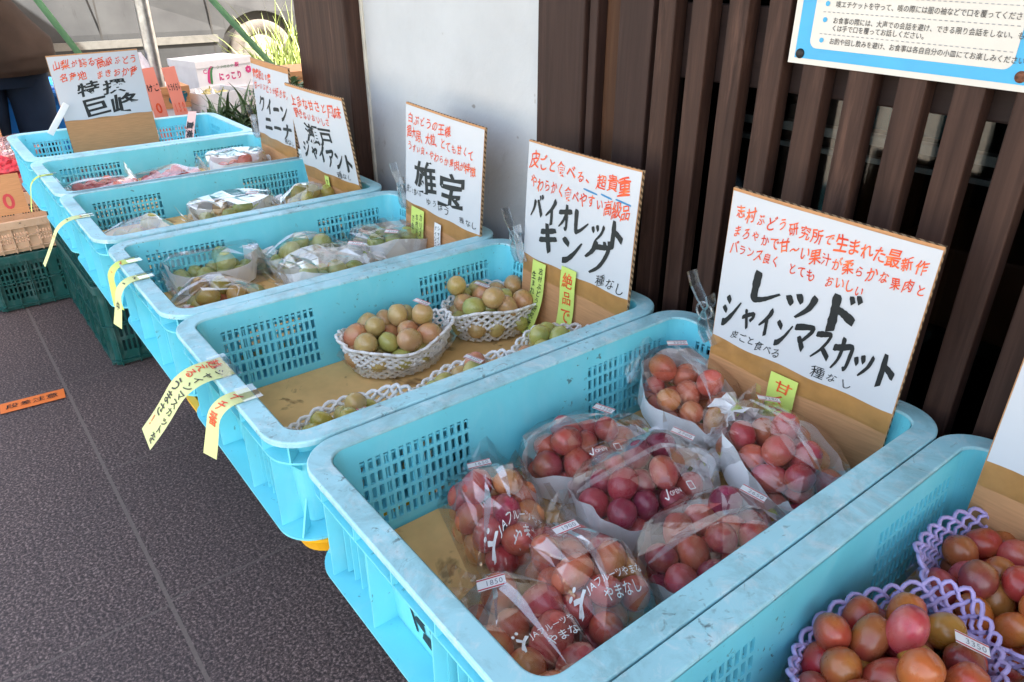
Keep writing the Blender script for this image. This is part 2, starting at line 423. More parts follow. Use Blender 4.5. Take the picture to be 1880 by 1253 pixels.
M['netpink'] = film('pink_clear_bag', (.95, .55, .58), .14, .6, .22, 60, .6)
M['magenta'] = simple('magenta_print', (.60, .05, .22), .5)
M['greenprint'] = simple('green_print', (.05, .25, .09), .5)
M['greyprint'] = simple('grey_print', (.25, .27, .30), .5)
M['tealprint'] = simple('teal_print', (.02, .16, .22), .5)
M['roofm'] = simple('eave_boards', (.11, .075, .055), .8)
M['notice_blue'] = simple('notice_blue', (.025, .36, .66), .3, 0, .05)
M['notice'] = simple('notice_face', (.62, .61, .57), .22, 0, .03, 8)
M['noticetext'] = simple('notice_print', (.05, .05, .055), .4)

# ------------------------------------------------------------------ lettering
_glyph = {}
_fc = bpy.data.curves.new('glyph', 'FONT'); _fo = bpy.data.objects.new('glyph', _fc); COL.objects.link(_fo)
_fc.resolution_u = 3
def glyph(ch, off=0.0):
    k = (ch, off)
    if k not in _glyph:
        _fc.body = ch; _fc.offset = off; _fc.size = 1
        bpy.context.view_layer.update()
        me = bpy.data.meshes.new_from_object(_fo.evaluated_get(bpy.context.evaluated_depsgraph_get()))
        v = [(p.co.x, p.co.y) for p in me.vertices]; f = [list(p.vertices) for p in me.polygons]
        bpy.data.meshes.remove(me)
        if v and ord(ch) < 0x2000:                    # latin: centre on its own width
            xs = [p[0] for p in v]; c = (min(xs) + max(xs)) / 2
            v = [(x - c, y - .36) for x, y in v]
        else: v = [(x - .5, y - .38) for x, y in v]
        _glyph[k] = (v, f)
    return _glyph[k]
# hand-brushed katakana: strokes as (points, start width, end width) in a unit box
K = {
 'レ': [([(.2,.93),(.19,.55),(.2,.2),(.3,.16),(.55,.24),(.95,.46)], .17, .05)],
 'ッ': [([(.12,.6),(.26,.36)], .14, .10), ([(.42,.68),(.54,.44)], .14, .10), ([(.92,.68),(.76,.34),(.4,.04)], .13, .06)],
 'ト': [([(.36,.97),(.38,.5),(.37,.02)], .15, .17), ([(.4,.62),(.62,.52),(.9,.34)], .12, .15)],
 'シ': [([(.2,.9),(.4,.72)], .13, .12), ([(.06,.58),(.28,.42)], .13, .12), ([(.08,.06),(.3,.12),(.62,.38),(.98,.76)], .17, .05)],
 'ャ': [([(.12,.44),(.5,.56),(.88,.62),(.84,.48),(.66,.34)], .12, .10), ([(.34,.78),(.44,.4),(.54,.04)], .12, .12)],
 'イ': [([(.86,.95),(.6,.66),(.12,.36)], .16, .06), ([(.56,.64),(.57,.3),(.55,.02)], .14, .14)],
 'ン': [([(.12,.84),(.4,.62)], .14, .13), ([(.1,.08),(.34,.14),(.66,.38),(.99,.74)], .16, .05)],
 'マ': [([(.05,.76),(.45,.80),(.95,.80),(.84,.62),(.5,.36)], .14, .09), ([(.32,.5),(.48,.3),(.64,.1)], .13, .15)],
 'ス': [([(.12,.82),(.5,.84),(.84,.84),(.72,.58),(.42,.3),(.04,.06)], .14, .05), ([(.52,.42),(.7,.28),(.95,.08)], .12, .15)],
 'カ': [([(.06,.66),(.5,.68),(.9,.70),(.86,.4),(.76,.1),(.62,.06)], .14, .09), ([(.5,.97),(.46,.6),(.34,.3),(.08,.04)], .14, .05)],
 'ハ': [([(.36,.78),(.28,.45),(.04,.1)], .14, .05), ([(.56,.8),(.72,.5),(.92,.14)], .12, .15)],
 'オ': [([(.04,.68),(.5,.70),(.96,.72)], .13, .13), ([(.58,.97),(.6,.5),(.58,.08),(.44,.12)], .14, .07), ([(.56,.62),(.36,.36),(.06,.14)], .12, .05)],
 'キ': [([(.12,.68),(.5,.72),(.9,.78)], .13, .12), ([(.06,.40),(.5,.44),(.96,.50)], .13, .12), ([(.42,.98),(.5,.5),(.6,.0)], .14, .15)],
 'ク': [([(.42,.95),(.32,.66),(.06,.42)], .13, .06), ([(.38,.78),(.62,.80),(.88,.80),(.78,.48),(.58,.2),(.28,.0)], .12, .06)],
 'ー': [([(.08,.5),(.5,.52),(.92,.5)], .15, .14)],
 'ニ': [([(.2,.74),(.5,.76),(.82,.76)], .14, .14), ([(.06,.22),(.5,.24),(.96,.24)], .15, .15)],
 'ナ': [([(.05,.62),(.5,.65),(.97,.66)], .14, .13), ([(.54,.97),(.53,.55),(.4,.25),(.16,.0)], .14, .06)],
 'ア': [([(.08,.82),(.5,.84),(.92,.85),(.82,.68),(.6,.5)], .13, .08), ([(.5,.62),(.46,.32),(.16,.02)], .13, .05)],
}
DAK = [([(.70,.98),(.78,.80)], .08, .10), ([(.86,1.02),(.95,.84)], .08, .10)]
for a, b_ in (('ド','ト'), ('ジ','シ'), ('バ','ハ'), ('グ','ク')): K[a] = K[b_] + DAK
def stroke_mesh(pts, w0, w1, rnd):
    P = [np.array(p, float) for p in pts]
    if len(P) > 2:                                     # Catmull-Rom
        Q = [2*P[0]-P[1]] + P + [2*P[-1]-P[-2]]; R = []
        for i in range(1, len(Q) - 2):
            for s in range(5):
                u = s / 5
                R.append(.5*((2*Q[i]) + (Q[i+1]-Q[i-1])*u + (2*Q[i-1]-5*Q[i]+4*Q[i+1]-Q[i+2])*u*u + (3*Q[i]-Q[i-1]-3*Q[i+1]+Q[i+2])*u**3))
        P = R + [P[-1]]
    else: P = [P[0] + (P[1]-P[0])*k/4 for k in range(5)]
    n = len(P); vs = []; fs = []
    for i in range(n):
        d = P[min(i+1, n-1)] - P[max(i-1, 0)]; d /= (np.linalg.norm(d) + 1e-9); nn = np.array([-d[1], d[0]])
        u = i / (n - 1); w = 1.45*(w0 + (w1-w0)*u**1.4) * (1 + .10*rnd.uniform(-1, 1)) / 2
        if i == 0: w *= .72
        if i == n-1: w *= .8
        sk = .25 * w if i == 0 else (-.35*w if i == n-1 else 0)
        vs += [tuple(P[i] + nn*w + d*sk), tuple(P[i] - nn*w - d*sk)]
    for i in range(n - 1): fs.append([2*i, 2*i+1, 2*i+3, 2*i+2])
    return vs, fs
class Text:
    """letters laid out in 2-D, later placed on a surface through fn(x, y, lift)"""
    def __init__(s, seed=0): s.items = []; s.r = random.Random(seed); s.k = 0
    def put(s, ch, x, y, sx, sy, mi, off=0, rot=0, shear=0.0, hand=0.0, brush=False):
        if ch in ' 　': return
        s.k += 1
        if brush and ch in K:
            for i, (pts, a, b_) in enumerate(K[ch]):
                v, f = stroke_mesh(pts, a, b_, s.r); s._emit([(p[0]-.5, p[1]-.5) for p in v], f, x, y, sx, sy, mi, rot, shear, 0, .00006*i)
        else:
            v, f = glyph(ch, off); s._emit(v, f, x, y, sx, sy, mi, rot, shear, hand, 0)
    def _emit(s, v, f, x, y, sx, sy, mi, rot, shear, hand, lift):
        c, n = math.cos(rot), math.sin(rot); out = []; ph = s.r.uniform(0, 9)
        for px, py in v:
            if hand:
                px, py = px + hand*math.sin(5.1*py + ph), py + hand*math.sin(4.3*px + ph*1.7)
            py += shear * px; px *= sx; py *= sy
            out.append((x + px*c - py*n, y + px*n + py*c))
        s.items.append((out, f, mi, lift))
    def line(s, txt, x0, x1, y, h, mi, off=.012, shear=.10, hand=.03, jit=1.0, brush=False, vary=.12):
        n = len(txt); adv = (x1-x0)/n
        for i, ch in enumerate(txt):
            k = 1 + vary*s.r.uniform(-1, 1) * jit
            if not brush and '\u3040' <= ch <= '\u309f': k *= .88
            if ch in 'ッャ' : k *= .92
            s.put(ch, x0 + adv*(i+.5), y + h*.05*s.r.uniform(-1, 1)*jit, adv*k*(1.0 if not brush else .95), h*k, mi, off, .05*s.r.uniform(-1, 1)*jit, shear, hand, brush)
    def col(s, txt, x, y0, y1, w, mi, off=.01, hand=.02, jit=1.0):
        n = len(txt); adv = (y0-y1)/n
        for i, ch in enumerate(txt):
            k = 1 + .12*s.r.uniform(-1, 1)*jit
            s.put(ch, x + w*.06*s.r.uniform(-1, 1)*jit, y0 - adv*(i+.5), w*k, adv*k*.95, mi, off, .06*s.r.uniform(-1, 1)*jit, .05*jit, hand)
    def bar(s, x0, y0, x1, y1, w, mi):
        s.items.append(([tuple(p) for p in stroke_mesh([(x0, y0), (x1, y1)], w, w, s.r)[0]], stroke_mesh([(0,0),(1,1)], 1, 1, s.r)[1], mi, 0))
    def emit(s, mb, fn, lift=.0006):
        for v, f, mi, l in s.items: mb.add([fn(x, y, lift + l) for x, y in v], f, mi)

# ------------------------------------------------------------------ crates
CW, CL, CD = 0.456, 0.6857, 0.158
def path_fn(W, Lc, R0):
    """stations around a rounded rectangle: returns point at an inset"""
    def pt(st, inset):
        side, t = st
        if side == 'F': return (t, inset)
        if side == 'R': return (W - inset, t)
        if side == 'B': return (W - t, Lc - inset)
        if side == 'L': return (inset, Lc - t)
        i = 'abcd'.index(side); cx = (W-R0, W-R0, R0, R0)[i]; cy = (R0, Lc-R0, Lc-R0, R0)[i]
        a0 = (-90, 0, 90, 180)[i]; a = math.radians(a0 + 90*t); r = R0 - inset
        return (cx + r*math.cos(a), cy + r*math.sin(a))
    return pt
def sweep(mb, pt, sts, prof, mi=0, smooth=False):
    n = len(sts); m = len(prof)
    vs = [(*pt(st, p[0]), p[1]) for st in sts for p in prof]
    fs = []
    for i in range(n):
        j = (i+1) % n
        for k in range(m):
            k2 = (k+1) % m
            fs.append((i*m+k, j*m+k, j*m+k2, i*m+k2))
    mb.add(vs, fs, mi, smooth)
def stations(W, Lc, R0, extra=None, nc=8):
    sts = []
    for side, cor, ln in (('F','a',W), ('R','b',Lc), ('B','c',W), ('L','d',Lc)):
        ts = sorted(set([round(R0, 5), round(ln-R0, 5)] + [round(x, 5) for x in (extra or {}).get(side, [])]))
        for t in ts: sts.append((side, t))
        for k in range(1, nc): sts.append((cor, k/nc))
    return sts
def slot_cols(a, b, n, duty=.60):
    p = (b-a)/(n-1+duty); return [(a+i*p, a+i*p+p*duty) for i in range(n)]
def perforated_body(mb, W, Lc, D, R0, inset, th, taper, slots, rows, ztop=-.003):
    """slots: {side: [(t0,t1)...]}  rows: [(ztop,zbot)...]"""
    extra = {s: [x for ab in v for x in ab] for s, v in slots.items()}
    sts = stations(W, Lc, R0, extra); pt = path_fn(W, Lc, R0)
    zs = sorted(set([ztop, -D+.004] + [z for r in rows for z in r]), reverse=True)
    n = len(sts); nz = len(zs)
    isslot = {s: set((round(a, 5)) for a, b in v) for s, v in slots.items()}
    rowtop = set(r[0] for r in rows)
    def P(i, k, o):
        ins = inset + taper * (-zs[k]/D) + (th if o else 0)
        return (*pt(sts[i], ins), zs[k])
    hole = [[(sts[i][0] in isslot and sts[i][1] in isslot[sts[i][0]] and zs[k] in rowtop) for k in range(nz-1)] for i in range(n)]
    vid = {}; vs = []
    def V(i, k, o):
        q = (i % n, k, o)
        if q not in vid: vid[q] = len(vs); vs.append(P(*q))
        return vid[q]
    fs = []
    for i in range(n):
        for k in range(nz-1):
            if hole[i][k]:
                j = i+1
                fs += [(V(i,k,0),V(i,k,1),V(i,k+1,1),V(i,k+1,0)), (V(j,k,1),V(j,k,0),V(j,k+1,0),V(j,k+1,1)),
                       (V(i,k,1),V(i,k,0),V(j,k,0),V(j,k,1)), (V(i,k+1,0),V(i,k+1,1),V(j,k+1,1),V(j,k+1,0))]
            else:
                fs += [(V(i,k,0),V(i,k+1,0),V(i+1,k+1,0),V(i+1,k,0)), (V(i,k,1),V(i+1,k,1),V(i+1,k+1,1),V(i,k+1,1))]
    mb.add(vs, fs, 0, False)
    # bottom plate
    r = [(*pt(st, inset + taper + th*.5), -D+.008) for st in sts]; r2 = [(x, y, -D+.004) for x, y, z in r]
    m = len(r)
    mb.add(r + r2, [tuple(range(m)), tuple(range(m, 2*m))[::-1]] + [(i, m+i, m+(i+1) % m, (i+1) % m) for i in range(m)], 0)
def crate_meshes(name_mats, W=CW, Lc=CL, D=CD):
    off = (W/2, Lc/2, -D); R0 = .056; pt = path_fn(W, Lc, R0); st = stations(W, Lc, R0, None, 10)
    rows = [(-.030 - .0215*i, -.030 - .0215*i - .0165) for i in range(5)]
    lng = slot_cols(.070, .232, 15) + slot_cols(.454, .616, 15); sh = slot_cols(.074, .158, 8) + slot_cols(W-.158, W-.074, 8)
    flip = lambda c, ln: sorted((ln-b, ln-a) for a, b in c)
    b = MB(); perforated_body(b, W, Lc, D, R0, .0262, .0038, .012, {'R': lng, 'L': flip(lng, Lc), 'F': sh, 'B': flip(sh, W)}, rows)
    body = b.build('body', M['blue'], None, off)
    r = MB(); sweep(r, pt, st, [(0,-.008),(0,-.0022),(.0006,-.0008),(.002,0),(.0272,0),(.0288,-.0009),(.0294,-.003),(.0294,-.0046),(.0028,-.0046),(.0028,-.008)])
    rim = r.build('rim', M['blue_rim'], None, off)
    g = MB()
    sweep(g, pt, st, [(.0045,-.037),(.0045,-.034),(.0298,-.034),(.0298,-.037)])
    sweep(g, pt, st, [(.003,-.158),(.003,-.1545),(.0405,-.1545),(.0405,-.158)])
    def rib(side, t, i0, z0, z1, w=.0022):             # a web from near the rim edge back into the leaning wall
        wall = lambda z: .0280 + .012*(-z/D)
        vs = []
        for z in (z0, z1):
            a = pt((side, t-w/2), i0); b_ = pt((side, t+w/2), i0); c = pt((side, t+w/2), wall(z)); d = pt((side, t-w/2), wall(z))
            vs += [(*p, z) for p in (a, b_, c, d)]
        g.add(vs, [(3,2,1,0),(4,5,6,7),(0,1,5,4),(1,2,6,5),(2,3,7,6),(3,0,4,7)])
    for side, ln, k in (('F', W, 5), ('B', W, 5), ('L', Lc, 7), ('R', Lc, 7)):
        for i in range(k): rib(side, R0 + .012 + (ln-2*R0-.024)*i/(k-1), .0035, -.0342, -.0045)
        for i in range(k):
            if side in 'FB' and i == 4: continue
            t = (.06, .163, ln-.163, ln-.06)[i] if side in 'FB' else R0 + .004 + (ln-2*R0-.008)*i/(k-1); rib(side, t, .008, -.1546, -.0368, .0026)
        for a, b_ in ((.074, .158), (ln-.158, ln-.074)):
            for q in range(6): t = a - .003 + (b_-a+.006)*q/5; rib(side, t, .023, -.150, -.0368, .0016)
    for cc in 'abcd':
        for tt in (.5,):
            x0, y0 = pt((cc, tt), .004); x1, y1 = pt((cc, tt), .030)
            d = Vector((x1-x0, y1-y0, 0)).normalized(); nrm = Vector((-d.y, d.x, 0)) * .0012
            for z0, z1 in ((-.0342, -.0045),):
                vs = [Vector((x0,y0,z))+nrm*s for z in (z0,z1) for s in (1,-1)] + [Vector((x1,y1,z))+nrm*s for z in (z0,z1) for s in (1,-1)]
                g.add(vs, [(0,1,3,2),(4,6,7,5),(0,2,6,4),(1,5,7,3),(2,3,7,6),(0,4,5,1)])
            tri = [(x0,y0,-.1546),(x1,y1,-.1546),(x1,y1,-.110)]
            g.add([Vector(p)+nrm for p in tri]+[Vector(p)-nrm for p in tri], [(0,1,2),(5,4,3),(0,3,4,1),(1,4,5,2),(2,5,3,0)])
            tri = [(x0,y0,-.0368),(x1,y1,-.0368),(x1,y1,-.065)]
            g.add([Vector(p)+nrm for p in tri]+[Vector(p)-nrm for p in tri], [(0,1,2),(5,4,3),(0,3,4,1),(1,4,5,2),(2,5,3,0)])
    ribs = g.build('rib_frame', M['blue'], None, off)
    return [body, rim, ribs]
CX = [-1.820, -1.359, -.927, -.457, 0.0, .461, .919]
CY = [-.008, -.006, -.006, .001, -.001, .011, .009]
CYAW = [.1, 0, -.3, -.2, -.3, -.3, -.3]
CLAB = ['light blue slotted crate farthest from the camera with the brown card standing across its inside',
        'light blue slotted crate with red grapes between the farthest crate and the olive grape crate',
        'light blue slotted crate of olive grapes below the clover strip sign',
        'light blue slotted crate of green grapes with two thin yellow strips on its rim',
        'light blue slotted crate with white net baskets and a bare cardboard floor',
        'light blue slotted crate holding eight clear bags of red grapes',
        'light blue slotted crate with purple net baskets at the right edge']
parts0 = crate_meshes(None)
CRATES = []
for i in range(7):
    r = thing('fruit_crate', CLAB[i], 'crate', (CX[i]+CW/2, CY[i]+CL/2, RIM-CD), (0, 0, math.radians(CYAW[i])), 'light blue fruit crates in a row along the wall')
    for p in parts0:
        c = p if i == 0 else p.copy()
        if i: COL.objects.link(c)
        c.parent = r
    CRATES.append(r)
FLOORZ = RIM - CD + .0085
# painted mark on the front of the crate of red grapes (and a fainter one next to it)
def crate_mark(ci, pts_list, name, dx=0.0):
    mb = MB(); r = random.Random(5)
    for pts, a, b_ in pts_list:
        v, f = stroke_mesh(pts, a, b_, r)
        k = len(mb.f); v = [(x + dx, -.072 + (z+.055)*.85) for x, z in v]; mb.add([(x, .0262 + .012*(-z/.158) - .0008 - .000004*k, z) for x, z in v], f)
    o = mb.build(name, M['black'], CRATES[ci], (CW/2, CL/2, -CD)); return o
crate_mark(5, [([(.190,-.060),(.224,-.060)], .012, .012), ([(.192,-.056),(.186,-.075),(.196,-.128)], .004, .004), ([(.222,-.060),(.236,-.128)], .004, .004), ([(.198,-.080),(.218,-.078)], .007, .010),
               ([(.206,-.078),(.212,-.098)], .012, .010), ([(.208,-.122),(.236,-.124)], .014, .014), ([(.196,-.100),(.214,-.104)], .009, .012)], 'painted_mark', .018)
crate_mark(4, [([(.300,-.055),(.296,-.075),(.306,-.12)], .0022, .0022), ([(.300,-.058),(.320,-.060),(.330,-.115)], .002, .002), ([(.318,-.064),(.322,-.10)], .002, .002)], 'painted_mark', -.07)

# cardboard sheets on the crate floors
for ci, lab in ((3, 'thin brown cardboard sheet under the green grape bags'), (4, 'stained tan cardboard sheet lining the crate of white nets'), (5, 'stained tan cardboard sheet under the eight red grape bags'), (6, 'shadowed cardboard sheet under the purple nets')):
    mb = MB(); x0, y0 = CX[ci], CY[ci]
    poly = [(x0+.0435, y0+.065), (x0+.065, y0+.0435), (x0+CW-.065, y0+.0435), (x0+CW-.0435, y0+.065), (x0+CW-.0435, y0+CL-.065), (x0+CW-.065, y0+CL-.0435), (x0+.065, y0+CL-.0435), (x0+.0435, y0+CL-.065)]
    mb.prism(poly, lambda x, y: (x, y, FLOORZ+.0003), lambda x, y: (x, y, FLOORZ+.0045), 0)
    tag(mb.build('cardboard_liner', M['liner']), lab, 'cardboard sheet', 'cardboard sheets in the crates')
BASE = FLOORZ + .0048

# low cardboard false floors that lift the grapes in the two crates behind
for ci, h_, lab in ((1, .062, 'cardboard false floor under the rosy grape bags'), (2, .050, 'cardboard false floor under the olive grape bags'), (3, .034, 'cardboard pad under the green grape bags')):
    x0, y0 = CX[ci], CY[ci]; mb = MB(); mb.box((x0+.050, y0+.060, FLOORZ+.0049), (x0+CW-.050, y0+CL-.085, FLOORZ+.0049+h_)); tag(mb.build('cardboard_pad', M['liner'], None, bevel=.002), lab, 'cardboard pad')
# crates stacked underneath
def stack_crate(name, label, cat, loc, W, Lc, H, mat, group=None, rot=0, rows=4, duty=.55, nl=22, ns=14):
    th = thing(name, label, cat, loc, (0, 0, rot), group)
    b = MB(); off = (W/2, Lc/2, -H)
    rw = [(-.05 - (H-.09)*i/rows, -.05 - (H-.09)*(i+.75)/rows) for i in range(rows)]
    lng = slot_cols(.05, Lc*.46, nl//2, duty) + slot_cols(Lc*.54, Lc-.05, nl//2, duty); sh = slot_cols(.05, W*.45, ns//2, duty) + slot_cols(W*.55, W-.05, ns//2, duty)
    flip = lambda c, ln: sorted((ln-b_, ln-a) for a, b_ in c)
    perforated_body(b, W, Lc, H, .03, .012, .003, .004, {'R': lng, 'L': flip(lng, Lc), 'F': sh, 'B': flip(sh, W)}, rw)
    b.build('body', mat, th, off)
    pt = path_fn(W, Lc, .03); st = stations(W, Lc, .03, None, 5); g = MB()
    sweep(g, pt, st, [(0,-.03),(0,-.002),(.001,0),(.0152,0),(.0152,-.004),(.003,-.004),(.003,-.03)])
    g.build('rim', mat, th, off)
    g = MB()
    sweep(g, pt, st, [(.003,-H+.02),(.003,-H+.023),(.014,-H+.023),(.014,-H+.02)])
    sweep(g, pt, st, [(.003,-H*.5),(.003,-H*.5+.004),(.014,-H*.5+.004),(.014,-H*.5)])
    for side, ln, k in (('F', W, 6), ('B', W, 6), ('L', Lc, 8), ('R', Lc, 8)):
        for i in range(k):
            t = .034 + (ln-.068)*i/(k-1); a = pt((side, t-.002), .003); b_ = pt((side, t+.002), .003); c = pt((side, t+.002), .0145); d = pt((side, t-.002), .0145)
            vs = [(*p, -H+.004) for p in (a,b_,c,d)] + [(*p, -.029) for p in (a,b_,c,d)]
            g.add(vs, [(3,2,1,0),(4,5,6,7),(0,1,5,4),(1,2,6,5),(2,3,7,6),(3,0,4,7)])
    g.build('rib_frame', mat, th, off)
    return th
GH = .3145
SP = [(-1.889, .258+.005)]
for lev, lab in ((0, 'dark green lattice crate on the paving under the two farthest blue crates'), (1, 'dark green lattice crate stacked directly below the farthest blue crates')):
    stack_crate('stacking_crate', lab, 'crate', (-1.889, .33, lev*GH), .76, .50, GH, M['green'], 'dark green crates stacked under the display')
stack_crate('stacking_crate', 'dark green crate hidden in shade under the olive grape crate', 'crate', (-.72, .47, GH), .72, .40, GH, M['green'], 'dark green crates stacked under the display')
stack_crate('stacking_crate', 'lowest dark green crate in shade below the olive grape crate', 'crate', (-.72, .47, 0), .72, .40, GH, M['green'], 'dark green crates stacked under the display')
for lev, lab in ((0, 'lowest dark green crate in shade below the white net crate'), ):
    stack_crate('stacking_crate', lab, 'crate', (-.02, .46, 0), .70, .40, GH, M['green'], 'dark green crates stacked under the display')
    stack_crate('stacking_crate', 'dark green crate in shade directly below the yellow tray', 'crate', (-.02, .46, GH), .70, .40, .2805, M['green'], 'dark green crates stacked under the display')
    stack_crate('stacking_crate', 'lowest dark green crate in shade below the bagged red grape crate', 'crate', (.80, .47, 0), .70, .40, GH, M['green'], 'dark green crates stacked under the display')
    stack_crate('stacking_crate', 'dark green crate in shade directly below the orange tray', 'crate', (.80, .47, GH), .70, .40, .2805, M['green'], 'dark green crates stacked under the display')
def shallow_tray(label, loc, W, Lc, H, mat):
    th = thing('shallow_tray', label, 'tray', loc); off = (W/2, Lc/2, -H); R0 = .06
    pt = path_fn(W, Lc, R0); st = stations(W, Lc, R0, None, 8); g = MB()
    sweep(g, pt, st, [(0,-.005),(0,0),(.012,0),(.024,-H+.003),(.05,-H+.003),(.05,-H),(.020,-H),(.010,-.005)])
    g.build('body', mat, th, off)
    g = MB(); r = [(*pt(s_, .049), -H+.003) for s_ in st]; g.add(r, [tuple(range(len(r)))])
    g.build('floor', mat, th, off)
    g = MB()
    for side, ln, k in (('F', W, 6), ('B', W, 6), ('L', Lc, 9), ('R', Lc, 9)):
        for i in range(k):
            t = R0 + (ln-2*R0)*i/(k-1); a = pt((side, t-.0015), .001); b_ = pt((side, t+.0015), .001); c = pt((side, t+.0015), .021); d = pt((side, t-.0015), .021)
            vs = [(*p, -H+.001) for p in (c, d)] + [(*p, -.005) for p in (a, b_, c, d)]
            g.add(vs, [(0,1,5,4),(2,3,4,5),(0,4,3),(1,2,5),(0,3,2,1)])
    g.build('rib_frame', mat, th, off); return th
shallow_tray('bright yellow shallow tray peeking out under the white net crate', (.188, .345, RIM-CD-.0372), .54, .675, .037, M['yellow'])
shallow_tray('orange shallow tray under the crate of bagged red grapes', (.77, .372, RIM-CD-.0372), .56, .62, .037, M['orange_pl'])

# ------------------------------------------------------------------ grapes
GR = .0205                                              # half length scale of a grape
def grape_mesh(seed, ax):
    rnd = random.Random(seed); mb = MB()
    def fn(u, v):
        a = 2*math.pi*u; b = math.pi*(v-.5)
        r = math.cos(b); z = math.sin(b)
        dim = .90 + .10*min(1, abs(1-abs(z))*6) if z > .8 else 1
        k = 1 + .03*math.sin(2*a + seed) * r + .015*math.sin(3*a - seed*2)
        return Vector((r*math.cos(a)*k, r*math.sin(a)*k, z*ax*dim + .02*math.sin(a+seed)*r)) * GR * .93
    mb.grid(fn, 20, 12, 0, True, True)
    return mb.build('grape', M['b_red'])
_gm = {}
def grape_data(kind, k):
    q = (kind, k)
    if q not in _gm:
        o = grape_mesh(k*3+1, (1.12, 1.30, 1.20, 1.05)[k % 4]); me = o.data; me.name = 'grape'
        me.materials[0] = M[kind]; bpy.data.objects.remove(o); _gm[q] = me
    return _gm[q]
def pile(n, rx, ry, r, seed, top=1.0, it=220, hmax=9):
    """settle n spheres into a heap inside an oval footprint"""
    rg = np.random.default_rng(seed)
    a = rg.uniform(0, 2*np.pi, n); q = np.sqrt(rg.uniform(0, 1, n))
    P = np.stack([q*np.cos(a)*rx*.8, q*np.sin(a)*ry*.8, r + rg.uniform(0, 1, n)*r*4.0*(1-q*.75)], 1)
    for k in range(it):
        P[:, 2] -= r*.035; P[:, 1] *= .997; P[:, 0] *= .9985
        for _ in range(3):
            d = P[:, None] - P[None]; D = np.linalg.norm(d, axis=2) + 1e-9; np.fill_diagonal(D, 9)
            ov = np.clip(2*r*.965 - D, 0, None)
            P += .48*(d/D[..., None]*ov[..., None]).sum(1)*.6
            e = np.sqrt((P[:, 0]/rx)**2 + (P[:, 1]/ry)**2); m = e > 1
            P[m, :2] /= e[m][:, None]
            P[:, 2] = np.clip(P[:, 2], r*.98, hmax)
    return P
def bunch(label, loc, rot, n, rx, ry, seed, kind, kinds2=None, group=None, r=None, lift=0):
    r = r or GR
    P = pile(n, rx, ry, r, seed); P[:, 2] += lift
    rnd = random.Random(seed)
    t = thing('grape_bunch', label, 'grapes', loc, rot, group)
    for p in P:
        kd = kind if (not kinds2 or rnd.random() > .25) else kinds2
        me = grape_data(kd, rnd.randrange(4))
        o = bpy.data.objects.new('grape', me); COL.objects.link(o); o.parent = t
        o.location = p
        o.rotation_euler = (rnd.uniform(-1.1, 1.1), rnd.uniform(-1.1, 1.1), rnd.uniform(0, 6.28))
        k = rnd.uniform(.93, 1.12)*r/GR; o.scale = (k, k, k*rnd.uniform(.98, 1.16))
    mb = MB()                                          # the stalk threading through the heap
    zc = float(P[:, 2].mean()); A = [(-rx*.75, 0, zc*.8), (-rx*.2, .004, zc), (rx*.4, -.004, zc), (rx*.98, 0, zc*.9), (rx*1.15, .006, zc*1.0)]
    mb.tube(A, [.0016, .002, .0024, .0028, .003], 6)
    mb.build('stem', M['stem'], t)
    return t, P

def price_mesh(txt, w=.031, h=.0148):
    mb = MB(); mb.add([(-w/2,-h/2,0),(w/2,-h/2,0),(w/2,h/2,0),(-w/2,h/2,0)], [(0,1,2,3)], 0)
    for y in (-h/2+.0016, h/2-.0016):
        mb.add([(-w/2,y-.0008,.0002),(w/2,y-.0008,.0002),(w/2,y+.0008,.0002),(-w/2,y+.0008,.0002)], [(0,1,2,3)], 1)
    t = Text(1)
    for i, ch in enumerate(txt): t.put(ch, (i-(len(txt)-1)/2)*.0050+.003, 0, .0086, .0090, 2, .0)
    t.emit(mb, lambda x, y, l: (x, y, l), .0004)
    return mb
def add_price(parent, txt, p, nrm, ang):
    """ang: heading of the printed line over the ground, in degrees"""
    mb = price_mesh(txt); o = mb.build('price_label', [M['white'], M['label_red'], M['greyprint']], parent)
    n = Vector(nrm).normalized(); a = math.radians(ang) - parent.rotation_euler[2]
    x = Vector((math.cos(a), math.sin(a), 0)); x = (x - n*x.dot(n)).normalized(); y = n.cross(x)
    o.rotation_mode = 'QUATERNION'; o.rotation_quaternion = Matrix((x, y, n)).transposed().to_quaternion()
    o.location = Vector(p) + n*.0015
    return o

